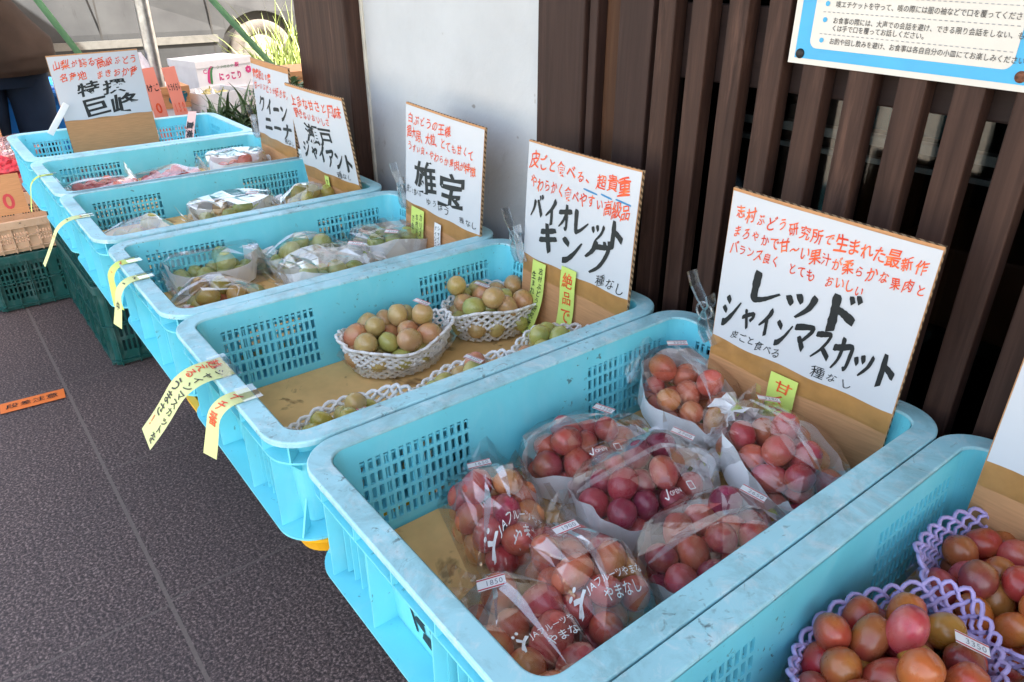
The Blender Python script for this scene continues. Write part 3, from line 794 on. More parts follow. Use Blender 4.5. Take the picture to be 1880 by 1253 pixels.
def drape(P, r, Lx, Ly, nx, ny, seed, it=260, wrinkle=.0035, flat=None, off=(0, 0)):
    """height of a taut film pulled over the heap"""
    xs = np.linspace(-Lx/2+off[0], Lx/2+off[0], nx); ys = np.linspace(-Ly/2+off[1], Ly/2+off[1], ny); X, Y = np.meshgrid(xs, ys, indexing='ij')
    base = np.full(X.shape, .003)
    for p in P:
        d2 = (X-p[0])**2 + (Y-p[1])**2; R = r*1.10
        h = p[2] + np.sqrt(np.clip(R*R-d2, 0, None)) + .001
        base = np.where(d2 < R*R, np.maximum(base, h), base)
    H = base.copy()
    for _ in range(it):
        Q = H.copy()
        Q[1:-1, 1:-1] = (H[:-2, 1:-1]+H[2:, 1:-1]+H[1:-1, :-2]+H[1:-1, 2:])/4
        Q[0, :] = np.maximum(.006, .55*Q[1, :]) if flat != 'x0' else np.maximum(.012, .92*Q[1, :])
        Q[-1, :] = np.maximum(.004, .40*Q[-2, :]); Q[:, 0] = .0035; Q[:, -1] = .0035
        H = np.maximum(base, Q*1.0)
    rg = np.random.default_rng(seed)
    # folds that run towards gathers, plus random crumple
    W = np.zeros_like(H)
    for _ in range(5):
        gx, gy = rg.uniform(-Lx/2, Lx/2)+off[0], rg.choice([-1, 1])*Ly*.5*rg.uniform(.1, 1)
        th = np.arctan2(Y-gy, X-gx); dd = np.hypot(X-gx, Y-gy)
        W += np.abs(np.sin(th*rg.uniform(4, 8)+rg.uniform(0, 6)))**3 * np.exp(-(dd/(.5*Lx))**2)*rg.uniform(.4, 1)
    W += .5*rg.uniform(0, 1, H.shape)
    return X, Y, H + wrinkle*W*np.clip((H-.002)/.02, .1, 1)
def bag(label, t, P, Lx, Ly, seed, price=None, price_at=(0, 0), spin=0, wrap=False, logo=False, off=(0, 0), group=None, nx=13, ny=9, red=False, wrinkle=.004, r=None, tail=1):
    r = r or GR
    b = thing('fruit_bag', label, 'fruit bag', t.location, t.rotation_euler, group)
    rg = random.Random(seed); bm = bmesh.new()
    for p in P:
        for k in range(15):
            d = Vector((rg.gauss(0, 1), rg.gauss(0, 1), abs(rg.gauss(0, 1)))).normalized()*r*1.08
            bm.verts.new(Vector(p) + d)
    for sx in (-1, 1):
        for sy in (-1, 1):
            for q in (.86, 1): bm.verts.new((sx*Lx/2*q + off[0], sy*Ly/2*(1.86-q)*.98 + off[1], .003))
    for sy in (-.34, 0, .34): bm.verts.new((-Lx/2 + off[0], sy*Ly, .040 - abs(sy)*.03))
    if wrap:
        ex = max(abs(P[:, 0]).max()+r*1.12, .05); ey = abs(P[:, 1]).max()+r*1.28
        for k in range(18): bm.verts.new((ex*1.09*math.cos(k*math.pi/9), ey*1.09*math.sin(k*math.pi/9), .070))
    res_ = bmesh.ops.convex_hull(bm, input=bm.verts[:])
    bmesh.ops.delete(bm, geom=[e for e in res_['geom_interior'] if isinstance(e, bmesh.types.BMVert)], context='VERTS')
    bmesh.ops.dissolve_limit(bm, angle_limit=math.radians(13), verts=bm.verts[:], edges=bm.edges[:])
    bmesh.ops.triangulate(bm, faces=bm.faces[:])
    bmesh.ops.subdivide_edges(bm, edges=[e for e in bm.edges if e.calc_length() > .05], cuts=1, use_grid_fill=True)
    bmesh.ops.triangulate(bm, faces=bm.faces[:])
    for v_ in bm.verts:
        if v_.co.z > .02: v_.co.z += rg.uniform(-.0, 1)*wrinkle
    bm.verts.ensure_lookup_table(); vs = [tuple(v_.co) for v_ in bm.verts]; fs = [[v_.index for v_ in f.verts] for f in bm.faces]
    bm.free(); mb = MB(); mb.add(vs, fs, 0, False)
    from mathutils.bvhtree import BVHTree
    bvh = BVHTree.FromPolygons(vs, fs)
    def hz(x, y):
        h = bvh.ray_cast(Vector((x, y, 1)), Vector((0, 0, -1)))[0]
        return h.z if h is not None else .004
    # loose flap at the sealed end: two leaves of film standing up, with a crease between
    x1 = Lx/2 + off[0]
    fl = .055
    def flap(s, lift):
        def fn(u, v):
            y = (v-.5)*Ly*.94 + off[1]; x = -Lx/2 + off[0] + .006 - s*fl*u*.45
            z = .034*(1-.6*(2*v-1)**2) * (1-u*.35) + lift*u*(1+.5*math.sin(7*v+seed)) + .006*math.sin(11*v+2*seed)*u
            return (x, y, max(.002, z))
        mb.grid(fn, 3, 9, 0, False)
    flap(1, .040); flap(.8, .020)
    mb.build('film', M['film'], b)
    mbf = MB()                                         # back seam and loose pleats
    for k in range(2 if logo else 1):
        if k == 0: a0 = (-Lx*.50, rg.uniform(-.1, .25)*Ly); a1 = (Lx*.42, rg.uniform(-.15, .15)*Ly); wd = .008
        else: a0 = (rg.uniform(-.45, .1)*Lx, rg.uniform(-.3, .3)*Ly); an_ = rg.uniform(-.7, .7); ln_ = rg.uniform(.25, .5)*Lx; a1 = (a0[0]+ln_*math.cos(an_), max(-.4*Ly, min(.4*Ly, a0[1]+ln_*math.sin(an_)))); wd = rg.uniform(.004, .008)
        q0 = []; nq = 9
        for i in range(nq+1):
            u = i/nq; x, y = a0[0]+(a1[0]-a0[0])*u + off[0], a0[1]+(a1[1]-a0[1])*u + off[1]; z = hz(x, y) + .0012; w_ = wd*math.sin(math.pi*min(1, u*1.1+.05))**.7*(1+.4*math.sin(7*u+k+seed))
            q0 += [(x, y, z), (x + .2*w_, y + w_, hz(x + .2*w_, y + w_) + .0012 + .45*w_)]
        mbf.add(q0, [(2*i, 2*i+1, 2*i+3, 2*i+2) for i in range(nq)], 0, False)
    mbf.build('film_fold', M['fold'], b)
    def nr(x, y, e=.02):
        return Vector((-(hz(x+e, y)-hz(x-e, y))/(2*e), -(hz(x, y+e)-hz(x, y-e))/(2*e), 1)).normalized()
    if price:
        a_ = t.rotation_euler[2]; dx_, dy_ = price_at[0]-t.location[0], price_at[1]-t.location[1]
        x, y = math.cos(a_)*dx_ + math.sin(a_)*dy_, -math.sin(a_)*dx_ + math.cos(a_)*dy_
        add_price(b, price, (x, y, hz(x, y)+.004), nr(x, y) + Vector((.3*math.cos(a_) - .35*math.sin(a_), -.3*math.sin(a_) - .35*math.cos(a_), 1.3)), spin)
    if wrap:                                           # white paper cradle with a twisted tail
        mb = MB(); ex = max(abs(P[:, 0]).max()+r*1.12, .05); ey = abs(P[:, 1]).max()+r*1.28; rr = random.Random(seed+5)
        ph = rr.uniform(0, 6)
        def fn(u, v):
            a = 2*math.pi*u; fl = 1 + .05*math.sin(5*a+ph)*v + .03*math.sin(11*a)*v
            kx = (.93+.13*v)*fl; z = .004 + v*(.054 + .009*math.sin(2*a+ph) + .004*math.sin(5*a+ph*2))
            cx = math.cos(a); x = ex*kx*(abs(cx)**.85)*math.copysign(1, cx); y = ey*kx*math.sin(a)
            jig = .010*math.sin(9*a+2*v+ph)+.006*math.sin(17*a-3*v)
            return (x*(1+jig), y*(1+jig), z)
        mb.grid(fn, 72, 7, 0, True, True)
        pts = [(ex*tail*q, .004*math.sin(5*q), .045 + .012*math.sin(3*q)) for q in (.93, 1.08, 1.22, 1.36, 1.5)]
        rad = [.020, .013, .009, .013, .017]; n = 14; vs = []
        for i, (p, q) in enumerate(zip(pts, rad)):
            for k in range(n):
                a = 2*math.pi*k/n + .5*i; w = q*(1+.38*(k % 2) + .2*rr.uniform(-1, 1)); vs.append((p[0]+rr.uniform(-.003, .003), p[1]+w*math.cos(a), p[2]+w*.75*math.sin(a)))
        mb.add(vs, [(i*n+k, i*n+(k+1) % n, (i+1)*n+(k+1) % n, (i+1)*n+k) for i in range(len(pts)-1) for k in range(n)], 0, False)
        mb.build('paper_wrap', M['wrap'], b)
        mb = MB(); p = pts[1]; mb.grid(lambda U, V: (p[0]-.007+.014*U, p[1]+.009*math.cos(2.2*(V-.5)+1.2), p[2]+.013*math.sin(2.2*(V-.5)+1.6)), 2, 4, 0, True)
        mb.build('green_sticker', M['strip'], b)
        tx = Text(seed); a_ = t.rotation_euler[2]; c_, s_ = math.cos(-a_), math.sin(-a_)
        if wrap == 'open':
            mb = MB(); y_ = -Ly*.5 + off[1] + .006
            for i, ch in enumerate('OPEN'): tx.put(ch, -.010+.0042*i, y_, .0068, .0068, 0, .0)
            v, f = stroke_mesh([(-.022, y_-.001), (-.018, y_-.004), (-.014, y_+.006)], .0012, .0012, tx.r); tx.items.append((v, f, 0, 0))
            for r_, x_ in ((.0045, .022),): tx.bar(x_-r_, y_+r_, x_+r_, y_+r_, .001, 0); tx.bar(x_-r_, y_-r_, x_+r_, y_-r_, .001, 0); tx.bar(x_-r_, y_-r_, x_-r_, y_+r_, .001, 0); tx.bar(x_+r_, y_-r_, x_+r_, y_+r_, .001, 0)
            tx.emit(mb, lambda x, y, l: (x, y, hz(x, y)+.0016+l), 0); mb.build('printed_lettering', M['white_print'], b)
    if red:
        mb = MB(); y = -Ly/2+off[1]+.002
        mb.add([(x, y + dy + .002*math.sin(9*x), .0060 + .0004) for x in (-Lx*.5, -Lx*.2, Lx*.15, Lx*.48) for dy in (0, .0045)], [(0,2,3,1),(2,4,5,3),(4,6,7,5)])
        mb.build('red_seal', M['label_red'], b)
    if logo:
        tx = Text(seed)
        wx_, wy_, la = logo; a_ = t.rotation_euler[2]; dx_, dy_ = wx_-t.location[0], wy_-t.location[1]
        lx, ly = math.cos(a_)*dx_ + math.sin(a_)*dy_, -math.sin(a_)*dx_ + math.cos(a_)*dy_; la = math.radians(la) - a_
        for row, (st, sz, dy) in enumerate((('JAフルーツやまなし', .0088, 0), ('やまなし', .0120, -.0135))):
            for i, ch in enumerate(st):
                adv = sz*(1.0 if ord(ch) > 0x2000 else .62)
                xx = sum(sz*(1.0 if ord(c) > 0x2000 else .62) for c in st[:i]) + adv/2 + (.012 if row == 0 else .026)
                tx.put(ch, xx, dy, sz, sz, 0, .004)
        # little leaf-man emblem at the start of the line
        for pts, a, b_ in (([(0, -.009), (.006, -.002), (.012, .002)], .0018, .0026), ([(.004, -.003), (.002, -.012)], .002, .002), ([(.006, -.002), (.000, .003)], .0018, .0026)):
            v, f = stroke_mesh(pts, a, b_, tx.r); tx.items.append((v, f, 0, 0))
        for cx, cy in ((-.001, .007), (.004, .009)):
            tx.items.append(([(cx+.0018*math.cos(k*math.pi/4), cy+.0018*math.sin(k*math.pi/4)) for k in range(8)], [list(range(8))], 0, 0))
        mb = MB(); c, s_ = math.cos(la), math.sin(la)
        def fn(x, y, l):
            wx, wy = lx + c*x - s_*y, ly + s_*x + c*y
            z = hz(wx, wy) + .0016
            return (wx, wy, z + l)
        tx.emit(mb, fn, .0)
        mb.build('printed_lettering', M['white_print'], b)
    return b

# ---- crate of bagged red grapes (sixth from the far end)
def put(cx, cy, ang, tilt=(0, 0), dz=0): return ((cx, cy, BASE+dz), (tilt[0], tilt[1], math.radians(ang)))
RG = 'bunches of red grapes in the bagged crate'; BG = 'clear bags of red grapes'
spec6 = [
 (put(.594, .212, -17), 23, .070, .036, 3, 'b_orange', 'b_red', .190, .112, '1650', (.540, .228), 67, 0, (.655, .158, 82), 0, 'orange red grapes in the bag by the left crate wall', 'clear bag of orange red grapes lying by the left crate wall'),
 (put(.578, .385, 76), 21, .072, .034, 5, 'b_red', 'b_orange', .185, .105, '1350', (.556, .440), 15, 1, False, 0, 'small red grapes cradled in white paper against the slotted wall', 'clear bag with white paper around red grapes against the slotted wall'),
 (put(.688, .388, 84), 28, .078, .042, 8, 'b_wine', 'b_red', .205, .125, '2700', (.680, .465), 22, 1, False, 1, 'deep wine red grapes in the middle of the bagged crate', 'clear bag with white paper around the deep wine red grapes'),
 (put(.590, .575, -12, (0, .30), .035), 19, .060, .040, 12, 'b_orange', 'b_pink', .165, .112, '3200', (.520, .610), 50, 2, False, 0, 'orange grapes leaning up in the back left corner of the bagged crate', 'clear bag with white paper leaning into the back left crate corner'),
 (put(.772, .550, -14, (0, .24), .026), 25, .074, .040, 15, 'b_red', 'b_orange', .185, .115, '3380', (.700, .600), 45, -1, False, 0, 'pale red grapes leaning on the cardboard of the widest sign', 'clear bag with white paper leaning on the cardboard of the widest sign'),
 (put(.815, .365, 86), 25, .074, .038, 18, 'b_red', 'b_wine', .195, .110, '2650', (.812, .438), 15, 1, False, 0, 'bright red grapes beside the right wall of the bagged crate', 'clear bag of bright red grapes beside the right crate wall'),
 (put(.760, .216, -12), 26, .076, .038, 21, 'b_orange', 'b_red', .200, .116, '1900', (.712, .226), 80, 0, (.796, .164, 82), 0, 'peach and red grapes at the near middle of the bagged crate', 'clear bag of peach and red grapes at the near middle of its crate'),
 (put(.785, .108, -5), 17, .072, .038, 25, 'b_orange', 'b_red', .185, .112, '1850', (.722, .112), 62, 0, (.800, .085, 84), 0, 'large orange red grapes nearest the camera in the bagged crate', 'clear bag of large orange red grapes nearest the camera in its crate'),
]
R6 = .0184
for (loc, rot), n, rx, ry, sd_, k1, k2, Lx, Ly, pr_, at, spin, wrap, logo, red, l1, l2 in spec6:
    R6 = .0215 if sd_ == 25 else .0196
    t, P = bunch(l1, loc, rot, n, rx, ry, sd_, k1, k2, RG, r=R6)
    bag(l2, t, P, Lx, Ly, sd_, pr_, at, spin, ('open' if sd_ in (5, 8) else bool(wrap)), logo, (0, 0), BG, red=red, r=R6, tail=-1.0 if wrap == -1 else 1.0)

# ---- crate of green grapes (fourth) and the olive, red and dark ones beyond
GG = 'bunches of green grapes in clear bags'; GB = 'clear bags of green grapes'
for (loc, rot), n, rx, ry, sd_, k1, k2, Lx, Ly, pr_, at, wrap, l1, l2, g1, g2 in [
 (put(-.385, .190, 94), 13, .075, .040, 31, 'b_green', 'b_green', .20, .13, None, None, True, 'green grapes at the left front of the green grape crate', 'clear bag of green grapes at the left front of its crate', GG, GB),
 (put(-.215, .150, 90), 13, .072, .040, 33, 'b_olive', 'b_orange', .19, .125, None, None, False, 'green grapes with orange tints nearest the thin yellow strips', 'clear bag of green and orange tinted grapes nearest the thin yellow strips', GG, GB),
 (put(-.365, .400, 104), 14, .080, .042, 36, 'b_green', 'b_green', .23, .14, '2160', (.09, .01), False, 'pale green grapes in the back middle of the green grape crate', 'tall pointed clear bag of pale green grapes in the back middle of its crate', GG, GB),
 (put(-.215, .375, 96), 12, .078, .038, 38, 'b_green', 'b_olive', .20, .125, '2160', (.075, .01), True, 'green grapes before the pointed bag in the green grape crate', 'clear bag of green grapes in a tray before the pointed bag', GG, GB),
 (put(-.285, .575, 88), 15, .070, .044, 41, 'b_green', 'b_green', .19, .135, '2160', (-.02, -.035), True, 'round pale green grapes beside the two hanging paper strips', 'clear bag of round pale green grapes beside the two hanging paper strips', GG, GB),
 (put(-.690, .130, 90), 9, .062, .036, 43, 'b_olive', 'b_orange', .18, .12, None, None, False, 'olive and orange grapes at the front of the olive grape crate', 'clear bag of olive and orange grapes at the front of the olive grape crate', 'olive grapes in clear bags', 'clear bags of olive grapes'),
 (put(-.700, .345, 100), 13, .078, .040, 45, 'b_olive', 'b_green', .20, .13, '2160', (.06, .0), True, 'olive green grapes in the middle of the olive grape crate', 'clear bag with white paper in the middle of the olive grape crate', 'olive grapes in clear bags', 'clear bags of olive grapes'),
 (put(-.690, .555, 95), 13, .066, .042, 47, 'b_olive', 'b_olive', .17, .13, None, None, False, 'yellowish olive grapes below the clover strip sign', 'clear bag of yellowish olive grapes below the clover strip sign', 'olive grapes in clear bags', 'clear bags of olive grapes'),
 (put(-1.165, .150, 90), 10, .075, .042, 51, 'b_pink', 'b_pink', .19, .14, None, None, False, 'rosy grapes at the front of the second farthest crate', 'clear bag of rosy grapes at the front of the second farthest crate', 'rosy grapes in clear bags', 'clear bags of rosy grapes'),
 (put(-1.160, .325, 84), 10, .070, .042, 53, 'b_pink', 'b_red', .19, .14, None, None, False, 'rosy grapes in the middle of the second farthest crate', 'clear bag of rosy grapes in the middle of the second farthest crate', 'rosy grapes in clear bags', 'clear bags of rosy grapes'),
 (put(-1.150, .520, 90), 9, .070, .040, 55, 'b_pink', 'b_pink', .19, .13, None, None, True, 'rosy grapes at the back of the second farthest crate', 'clear bag with white paper at the back of the second farthest crate', 'rosy grapes in clear bags', 'clear bags of rosy grapes'),
]:
    dz = .0345 if loc[0] > -.55 else (.0505 if loc[0] > -.95 else .0625)
    loc = (loc[0], loc[1], loc[2]+dz)
    t, P = bunch(l1, loc, rot, n, rx, ry, sd_, k1, k2, g1)
    bag(l2, t, P, Lx, Ly, sd_, pr_, (loc[0] - (at or (0, 0))[1], loc[1] + (at or (0, 0))[0]), 40, wrap, False, (0, 0), g2, nx=10, ny=7, wrinkle=.006)
for (loc, rot), sd_, l1 in ((put(-1.60, .37, 80), 61, 'dark purple grapes beside the standing card in the farthest crate'), (put(-1.56, .20, 95), 63, 'dark purple grapes at the front of the farthest crate')):
    bunch(l1, loc, rot, 12, .075, .05, sd_, 'b_dark', None, 'dark grapes in the farthest crate')

# ------------------------------------------------------------------ foam nets
def foam_net(label, t, P, ex, ey, h, mat, seed, nst=28, rad=.0031, rows=9, group=None, tray=True, lean=.0):
    b = thing('foam_net', label, 'foam net', t.location, t.rotation_euler, group)
    rr = random.Random(seed); mb = MB(); ph = rr.uniform(0, 6)
    def surf(a, v, o=0):
        k = .80 + .24*(v**.8) + .02*math.sin(4*a+ph)*v
        z = .004 + v*h*(1 + .14*math.sin(2*a+ph) + .05*math.sin(5*a))
        return Vector(((ex*k+o)*math.cos(a)*(1+.02*math.sin(13*a)), (ey*k+o)*math.sin(a), z))
    for s in (1, -1):
        for i in range(nst):
            a0 = 2*math.pi*i/nst; pts = []
            for j in range(rows*2+1):
                v = j/(rows*2); a = a0 + s*v*(2*math.pi/nst)*rows*.5
                pts.append(surf(a, v, .0018*s*math.cos(math.pi*j) ))
            mb.tube(pts, rad, 5, cap=False)
    half = 2*math.pi/nst
    off = (rows*.5 % 1)*half
    for i in range(nst):                               # loops round the lip
        a = half*i + off
        pts = [surf(a + half*q, 1.0 + .05*math.sin(math.pi*q), .001 + .004*math.sin(math.pi*q)) for q in (0, .25, .5, .75, 1)]
        mb.tube(pts, rad*1.05, 5, cap=False)
    mb.build('net', M[mat], b)
    if tray:
        mb = MB()
        mb.grid(lambda u, v: surf(2*math.pi*u, v*.55, .006 + .012*max(0, v-.85)/.15), 40, 6, 0, True, True)
        mb.build('clear_tray', M['tray'], b)
    return b
NB = 'bunches of blushed green grapes in white nets'; NG = 'white foam nets in the crate with a bare floor'
for (loc, rot), n, rx, ry, ex, ey, h, sd_, pr_, at, l1, l2 in [
 (put(.118, .350, 84), 27, .078, .050, .098, .068, .060, 71, '1900', (.045, .0), 'heap of pale green grapes in the left of the two full white nets', 'full white foam net on the left at the slotted wall'),
 (put(.112, .570, 80), 27, .076, .050, .096, .068, .058, 74, '2100', (-.01, .012), 'heap of pink blushed green grapes in the net below the hanging green strip', 'full white foam net at the back below the hanging green strip'),
 (put(.345, .545, 95), 17, .076, .040, .094, .060, .060, 77, '2300', (.06, .0), 'blushed grapes behind the right rim near the sign', 'white foam net half hidden by the right rim near the sign'),
 (put(.345, .350, 92), 16, .076, .040, .094, .060, .060, 79, '2100', (.01, .0), 'blushed grapes behind the middle of the right rim', 'white foam net half hidden by the middle of the right rim'),
 (put(.335, .142, 88), 13, .076, .038, .098, .060, .064, 82, '1970', (.03, .0), 'olive grapes sitting low at the near right crate corner', 'white foam net at the near right corner of the bare crate'),
]:
    t, P = bunch(l1, loc, rot, n, rx, ry, sd_, 'b_blush' if sd_ != 82 else 'b_olive', 'b_blush', NB, (None if loc[0] < .2 else .0178), .014 if loc[0] < .2 else .038)
    foam_net(l2, t, P, ex, ey, h, 'foam_w', sd_, group=NG)
    i = int(np.argmax(P[:, 2] - 3*np.hypot(P[:, 0]-at[0], P[:, 1]-at[1]))); p = P[i]
    add_price(t, pr_, (p[0], p[1], p[2]+GR*1.12), (.1, -.1, 1), 25)
PB = 'bunches of mixed red and olive grapes in purple nets'; PG = 'purple foam nets in the crate at the right edge'
for (loc, rot), n, rx, ry, ex, ey, h, sd_, pr_, at, kd, l1, l2 in [
 (put(1.036, .352, 80), 56, .090, .052, .110, .066, .080, 91, '3350', (.045, -.01), 'b_mixed', 'tall heap of glossy orange red grapes in the left purple net', 'purple foam net by the slotted wall of the right edge crate'),
 (put(1.082, .575, 62), 60, .100, .076, .122, .098, .075, 94, '4250', (-.01, -.04), 'b_mixed', 'heap of pink and olive grapes in the purple net at the back', 'purple foam net at the back of the right edge crate'),
 (put(1.178, .335, 85), 34, .080, .050, .100, .066, .075, 97, None, None, 'b_olive', 'olive grapes in the purple net cut by the bottom right corner', 'purple foam net cut by the bottom right corner of the photo'),
 (put(1.030, .150, 90), 24, .062, .044, .080, .060, .065, 99, None, None, 'b_mixed', 'red grapes just showing at the bottom edge in the right edge crate', 'purple foam net at the bottom edge of the photo'),
]:
    t, P = bunch(l1, loc, rot, n, rx, ry, sd_, kd, 'b_red' if kd == 'b_mixed' else 'b_mixed', PB, .0180, .012)
    foam_net(l2, t, P, ex, ey, h, 'foam_p', sd_, 32, .0024, group=PG)
    if pr_:
        i = int(np.argmax(P[:, 2] - 2*np.hypot(P[:, 0]-at[0], P[:, 1]-at[1]))); p = P[i]
        add_price(t, pr_, (p[0], p[1], p[2]+GR*1.12), (.15, -.25, 1), 28 if sd_ == 91 else 42)

# ------------------------------------------------------------------ signs
PWd, PHt = .297, .213
SL = 'hand brushed grape signs on cardboard'
def sign(label, x, y, yaw, lean, roll, w, h, ph, lines, seed, z0=None, edge=.004, strips=(), tape_h=.034, bare=False):
    """board stands on the crate floor; local x to the right, y up the board, -z out of its face"""
    yaw, lean, roll = map(math.radians, (yaw, lean, roll))
    r = Vector((math.cos(yaw), math.sin(yaw), 0)); bk = Vector((-math.sin(yaw), math.cos(yaw), 0))
    u = math.cos(lean)*Vector((0, 0, 1)) + math.sin(lean)*bk
    r2 = math.cos(roll)*r + math.sin(roll)*u; u2 = -math.sin(roll)*r + math.cos(roll)*u; n = r2.cross(u2)
    Mx = Matrix((r2, u2, n)).transposed().to_4x4()
    t = bpy.data.objects.new('price_sign', None); COL.objects.link(t); t.empty_display_size = .05
    t.matrix_world = Matrix.Translation((x, y, BASE if z0 is None else z0)) @ Mx
    tag(t, label, 'sign', SL)
    mb = MB(); th = .0055
    nb = 14
    bow = lambda X: .003*math.cos(math.pi*X/w)
    vs = []; 
    for i in range(nb+1):
        X = -w/2 + w*i/nb
        for Y in (0, h):
            for Z in (0, -th): vs.append((X, Y, Z - .0 + bow(X) - .003))
    fs = []; mi = []
    for i in range(nb):
        a = 4*i; c = a+4
        fs.append((a, c, c+2, a+2)); mi.append(0); fs.append((a+1, a+3, c+3, c+1)); mi.append(0)
        fs.append((a+2, c+2, c+3, a+3)); mi.append(1); fs.append((a, a+1, c+1, c)); mi.append(1)
    fs.append((0, 2, 3, 1)); mi.append(1); e = 4*nb; fs.append((e, e+1, e+3, e+2)); mi.append(1)
    for f, m_ in zip(fs, mi): pass
    o0 = len(mb.v); mb.v += vs
    for f, m_ in zip(fs, mi): mb.f.append(list(f)); mb.m.append(m_); mb.sm.append(False)
    # a band of brown packing tape under the paper
    yb = h - edge - ph
    mb.grid(lambda U, V: (-w/2+.001+(w-.002)*U, yb - tape_h + (tape_h+.004)*V + .002*math.sin(9*U+seed)*(1-V), bow(-w/2+w*U) - .0026), nb, 2, 2, True)
    mb.build('board', [M['card'], M['card_edge'], M['tape']], t)
    rr = random.Random(seed); mb = MB()
    ppw = min(PWd, w-.002)
    def face(X, Y, l): return (X, Y, bow(X) - .0021 + l + .0005*math.sin(X*40+seed)*math.sin(Y*30))
    mb.grid(lambda U, V: face(-ppw/2+ppw*U, yb + ph*V + .0015*math.sin(17*U+seed)*(1-V), 0), 22, 12, 0, True)
    tx = Text(seed)
    for a in lines:
        kind, s_, u0, u1, vc, hh, c = a[:7]
        mi_ = {'r': 1, 'k': 2, 'b': 3}[c]
        X0, X1, Y, H = (u0-.5)*ppw, (u1-.5)*ppw, yb + ph*(1-vc), ph*hh
        if kind == 'L': tx.line(s_, X0, X1, Y, H, mi_, off=.013, hand=.05, shear=.20, jit=1.5)
        elif kind == 'T': tx.line(s_, X0, X1, Y, H, mi_, off=.022, hand=.035, shear=.14, brush=True, vary=.10)
        elif kind == 'S': tx.line(s_, X0, X1, Y, H, mi_, off=.0, hand=.06, shear=.20, jit=1.9)
        elif kind == 'B': tx.bar(X0, Y, X1, Y - .003, .0022, mi_)
    tx.emit(mb, face, .0007)
    mb.build('paper', [M['paper'], M['red'], M['black'], M['blueink']], t)
    for (u, y1, ln, wd, cols, mat, curl, lab) in strips:
        X = (u-.5)*w; y1 = yb + y1
        def sf(a, s, l, X=X, y1=y1, ln=ln, curl=curl):
            q = s/ln; out = .0015 + curl*q*q
            return (X + a, y1 - s + curl*.3*q*q, bow(X) + out + l + .0012*math.sin(9*q))
        mb = MB(); mb.grid(lambda U, V: sf(-wd/2+wd*U + (.006*V if curl > .02 else 0), ln*V, 0), 4, 14, 0, True)
        tx = Text(seed+7)
        for (ct, cx, s0, s1, cw, cm) in cols: tx.col(ct, cx*wd, -s0*ln, -s1*ln, cw, cm, .008)
        tx.emit(mb, lambda X_, Y_, l: sf(X_, -Y_, l), .0008)
        o = mb.build('paper_strip', [mat, M['black'], M['red']], t)
        if lab: o['label'] = lab
    return t
SIGNS = {}
SIGNS[6] = sign('widest white sign with red lines over bold black brushwork above bagged red grapes', .720, .644, 3.9, -3.6, -2.5, .273, .386, .227, [
  ('L', '志村ぶどう研究所で生まれた最新作', .03, .97, .115, .098, 'r'), ('L', 'まろやかで甘〜い果汁が柔らかな果肉と', .03, .99, .235, .092, 'r'), ('L', 'バランス良く とても おいしい', .03, .74, .345, .085, 'r'),
  ('T', 'レッド', .17, .75, .530, .25, 'k'), ('T', 'シャインマスカット', .04, .97, .755, .215, 'k'), ('S', '皮ごと食べる', .11, .41, .925, .07, 'k'), ('S', '種なし', .58, .80, .935, .085, 'k')], 1, None, .004,
  [(.465, -.012, .125, .042, [('甘くてびっ', 0, .05, .95, .030, 2)], M['strip'], .010, 'lime yellow strip with red brush letters')])
SIGNS[5] = sign('white sign with three blue dashes under its red text above the net basket crate', .266, .627, -2.4, 3.4, .6, .295, .369, .215, [
  ('L', '皮ごと食べる、超貴重', .03, .93, .145, .135, 'r'), ('L', 'やわらかく食べやすい高級品', .04, .95, .325, .125, 'r'), ('B', '', .56, .68, .245, 0, 'b'), ('B', '', .71, .80, .245, 0, 'b'), ('B', '', .83, .95, .250, 0, 'b'),
  ('T', 'バイオレット', .05, .93, .53, .235, 'k'), ('T', 'キング', .14, .84, .765, .29, 'k'), ('S', '種なし', .73, .97, .935, .10, 'k')], 2, None, .003,
  [(.20, -.002, .150, .040, [('志村ぶどう研究所で', .22, .06, .98, .0135, 1), ('生まれました', -.24, .14, .80, .0125, 1)], M['strip'], .034, 'lime yellow strip curling off the board with two columns of black letters'),
   (.50, .012, .150, .042, [('絶品です', 0, .05, .95, .030, 2)], M['strip'], .006, 'lime yellow strip with large red brown letters')])
SIGNS[4] = sign('white sign with two large black kanji standing before the white plaster wall', -.172, .625, .4, 3.1, -2.2, .296, .376, .219, [
  ('L', '白ぶどうの王様', .03, .63, .12, .115, 'r'), ('L', '超大房、大粒、とても甘くて', .02, .90, .265, .115, 'r'), ('L', 'うすい皮・やわらか果肉が特徴', .03, .93, .41, .10, 'r'),
  ('T', '雄宝', .12, .82, .67, .36, 'k'), ('S', 'ゆうほう', .30, .64, .895, .10, 'k'), ('S', '皮ごと食べる', .02, .24, .86, .075, 'k'), ('S', '種なし', .75, .97, .935, .085, 'k')], 3, None, .004,
  [(.21, -.005, .150, .054, [('カリスマ種苗家', .30, .05, .98, .0120, 1), ('志村ぶどう研究所', 0, .08, .99, .0110, 1), ('で生まれた', -.30, .12, .75, .0105, 1)], M['strip'], .022, 'lime yellow strip with three columns of small black letters'),
   (.50, -.016, .125, .026, [('シャインから生まれた', .22, .03, .98, .0095, 1), ('グイン三つの姉', -.24, .05, .75, .009, 1)], M['white'], .004, 'narrow white strip with small black letters')])
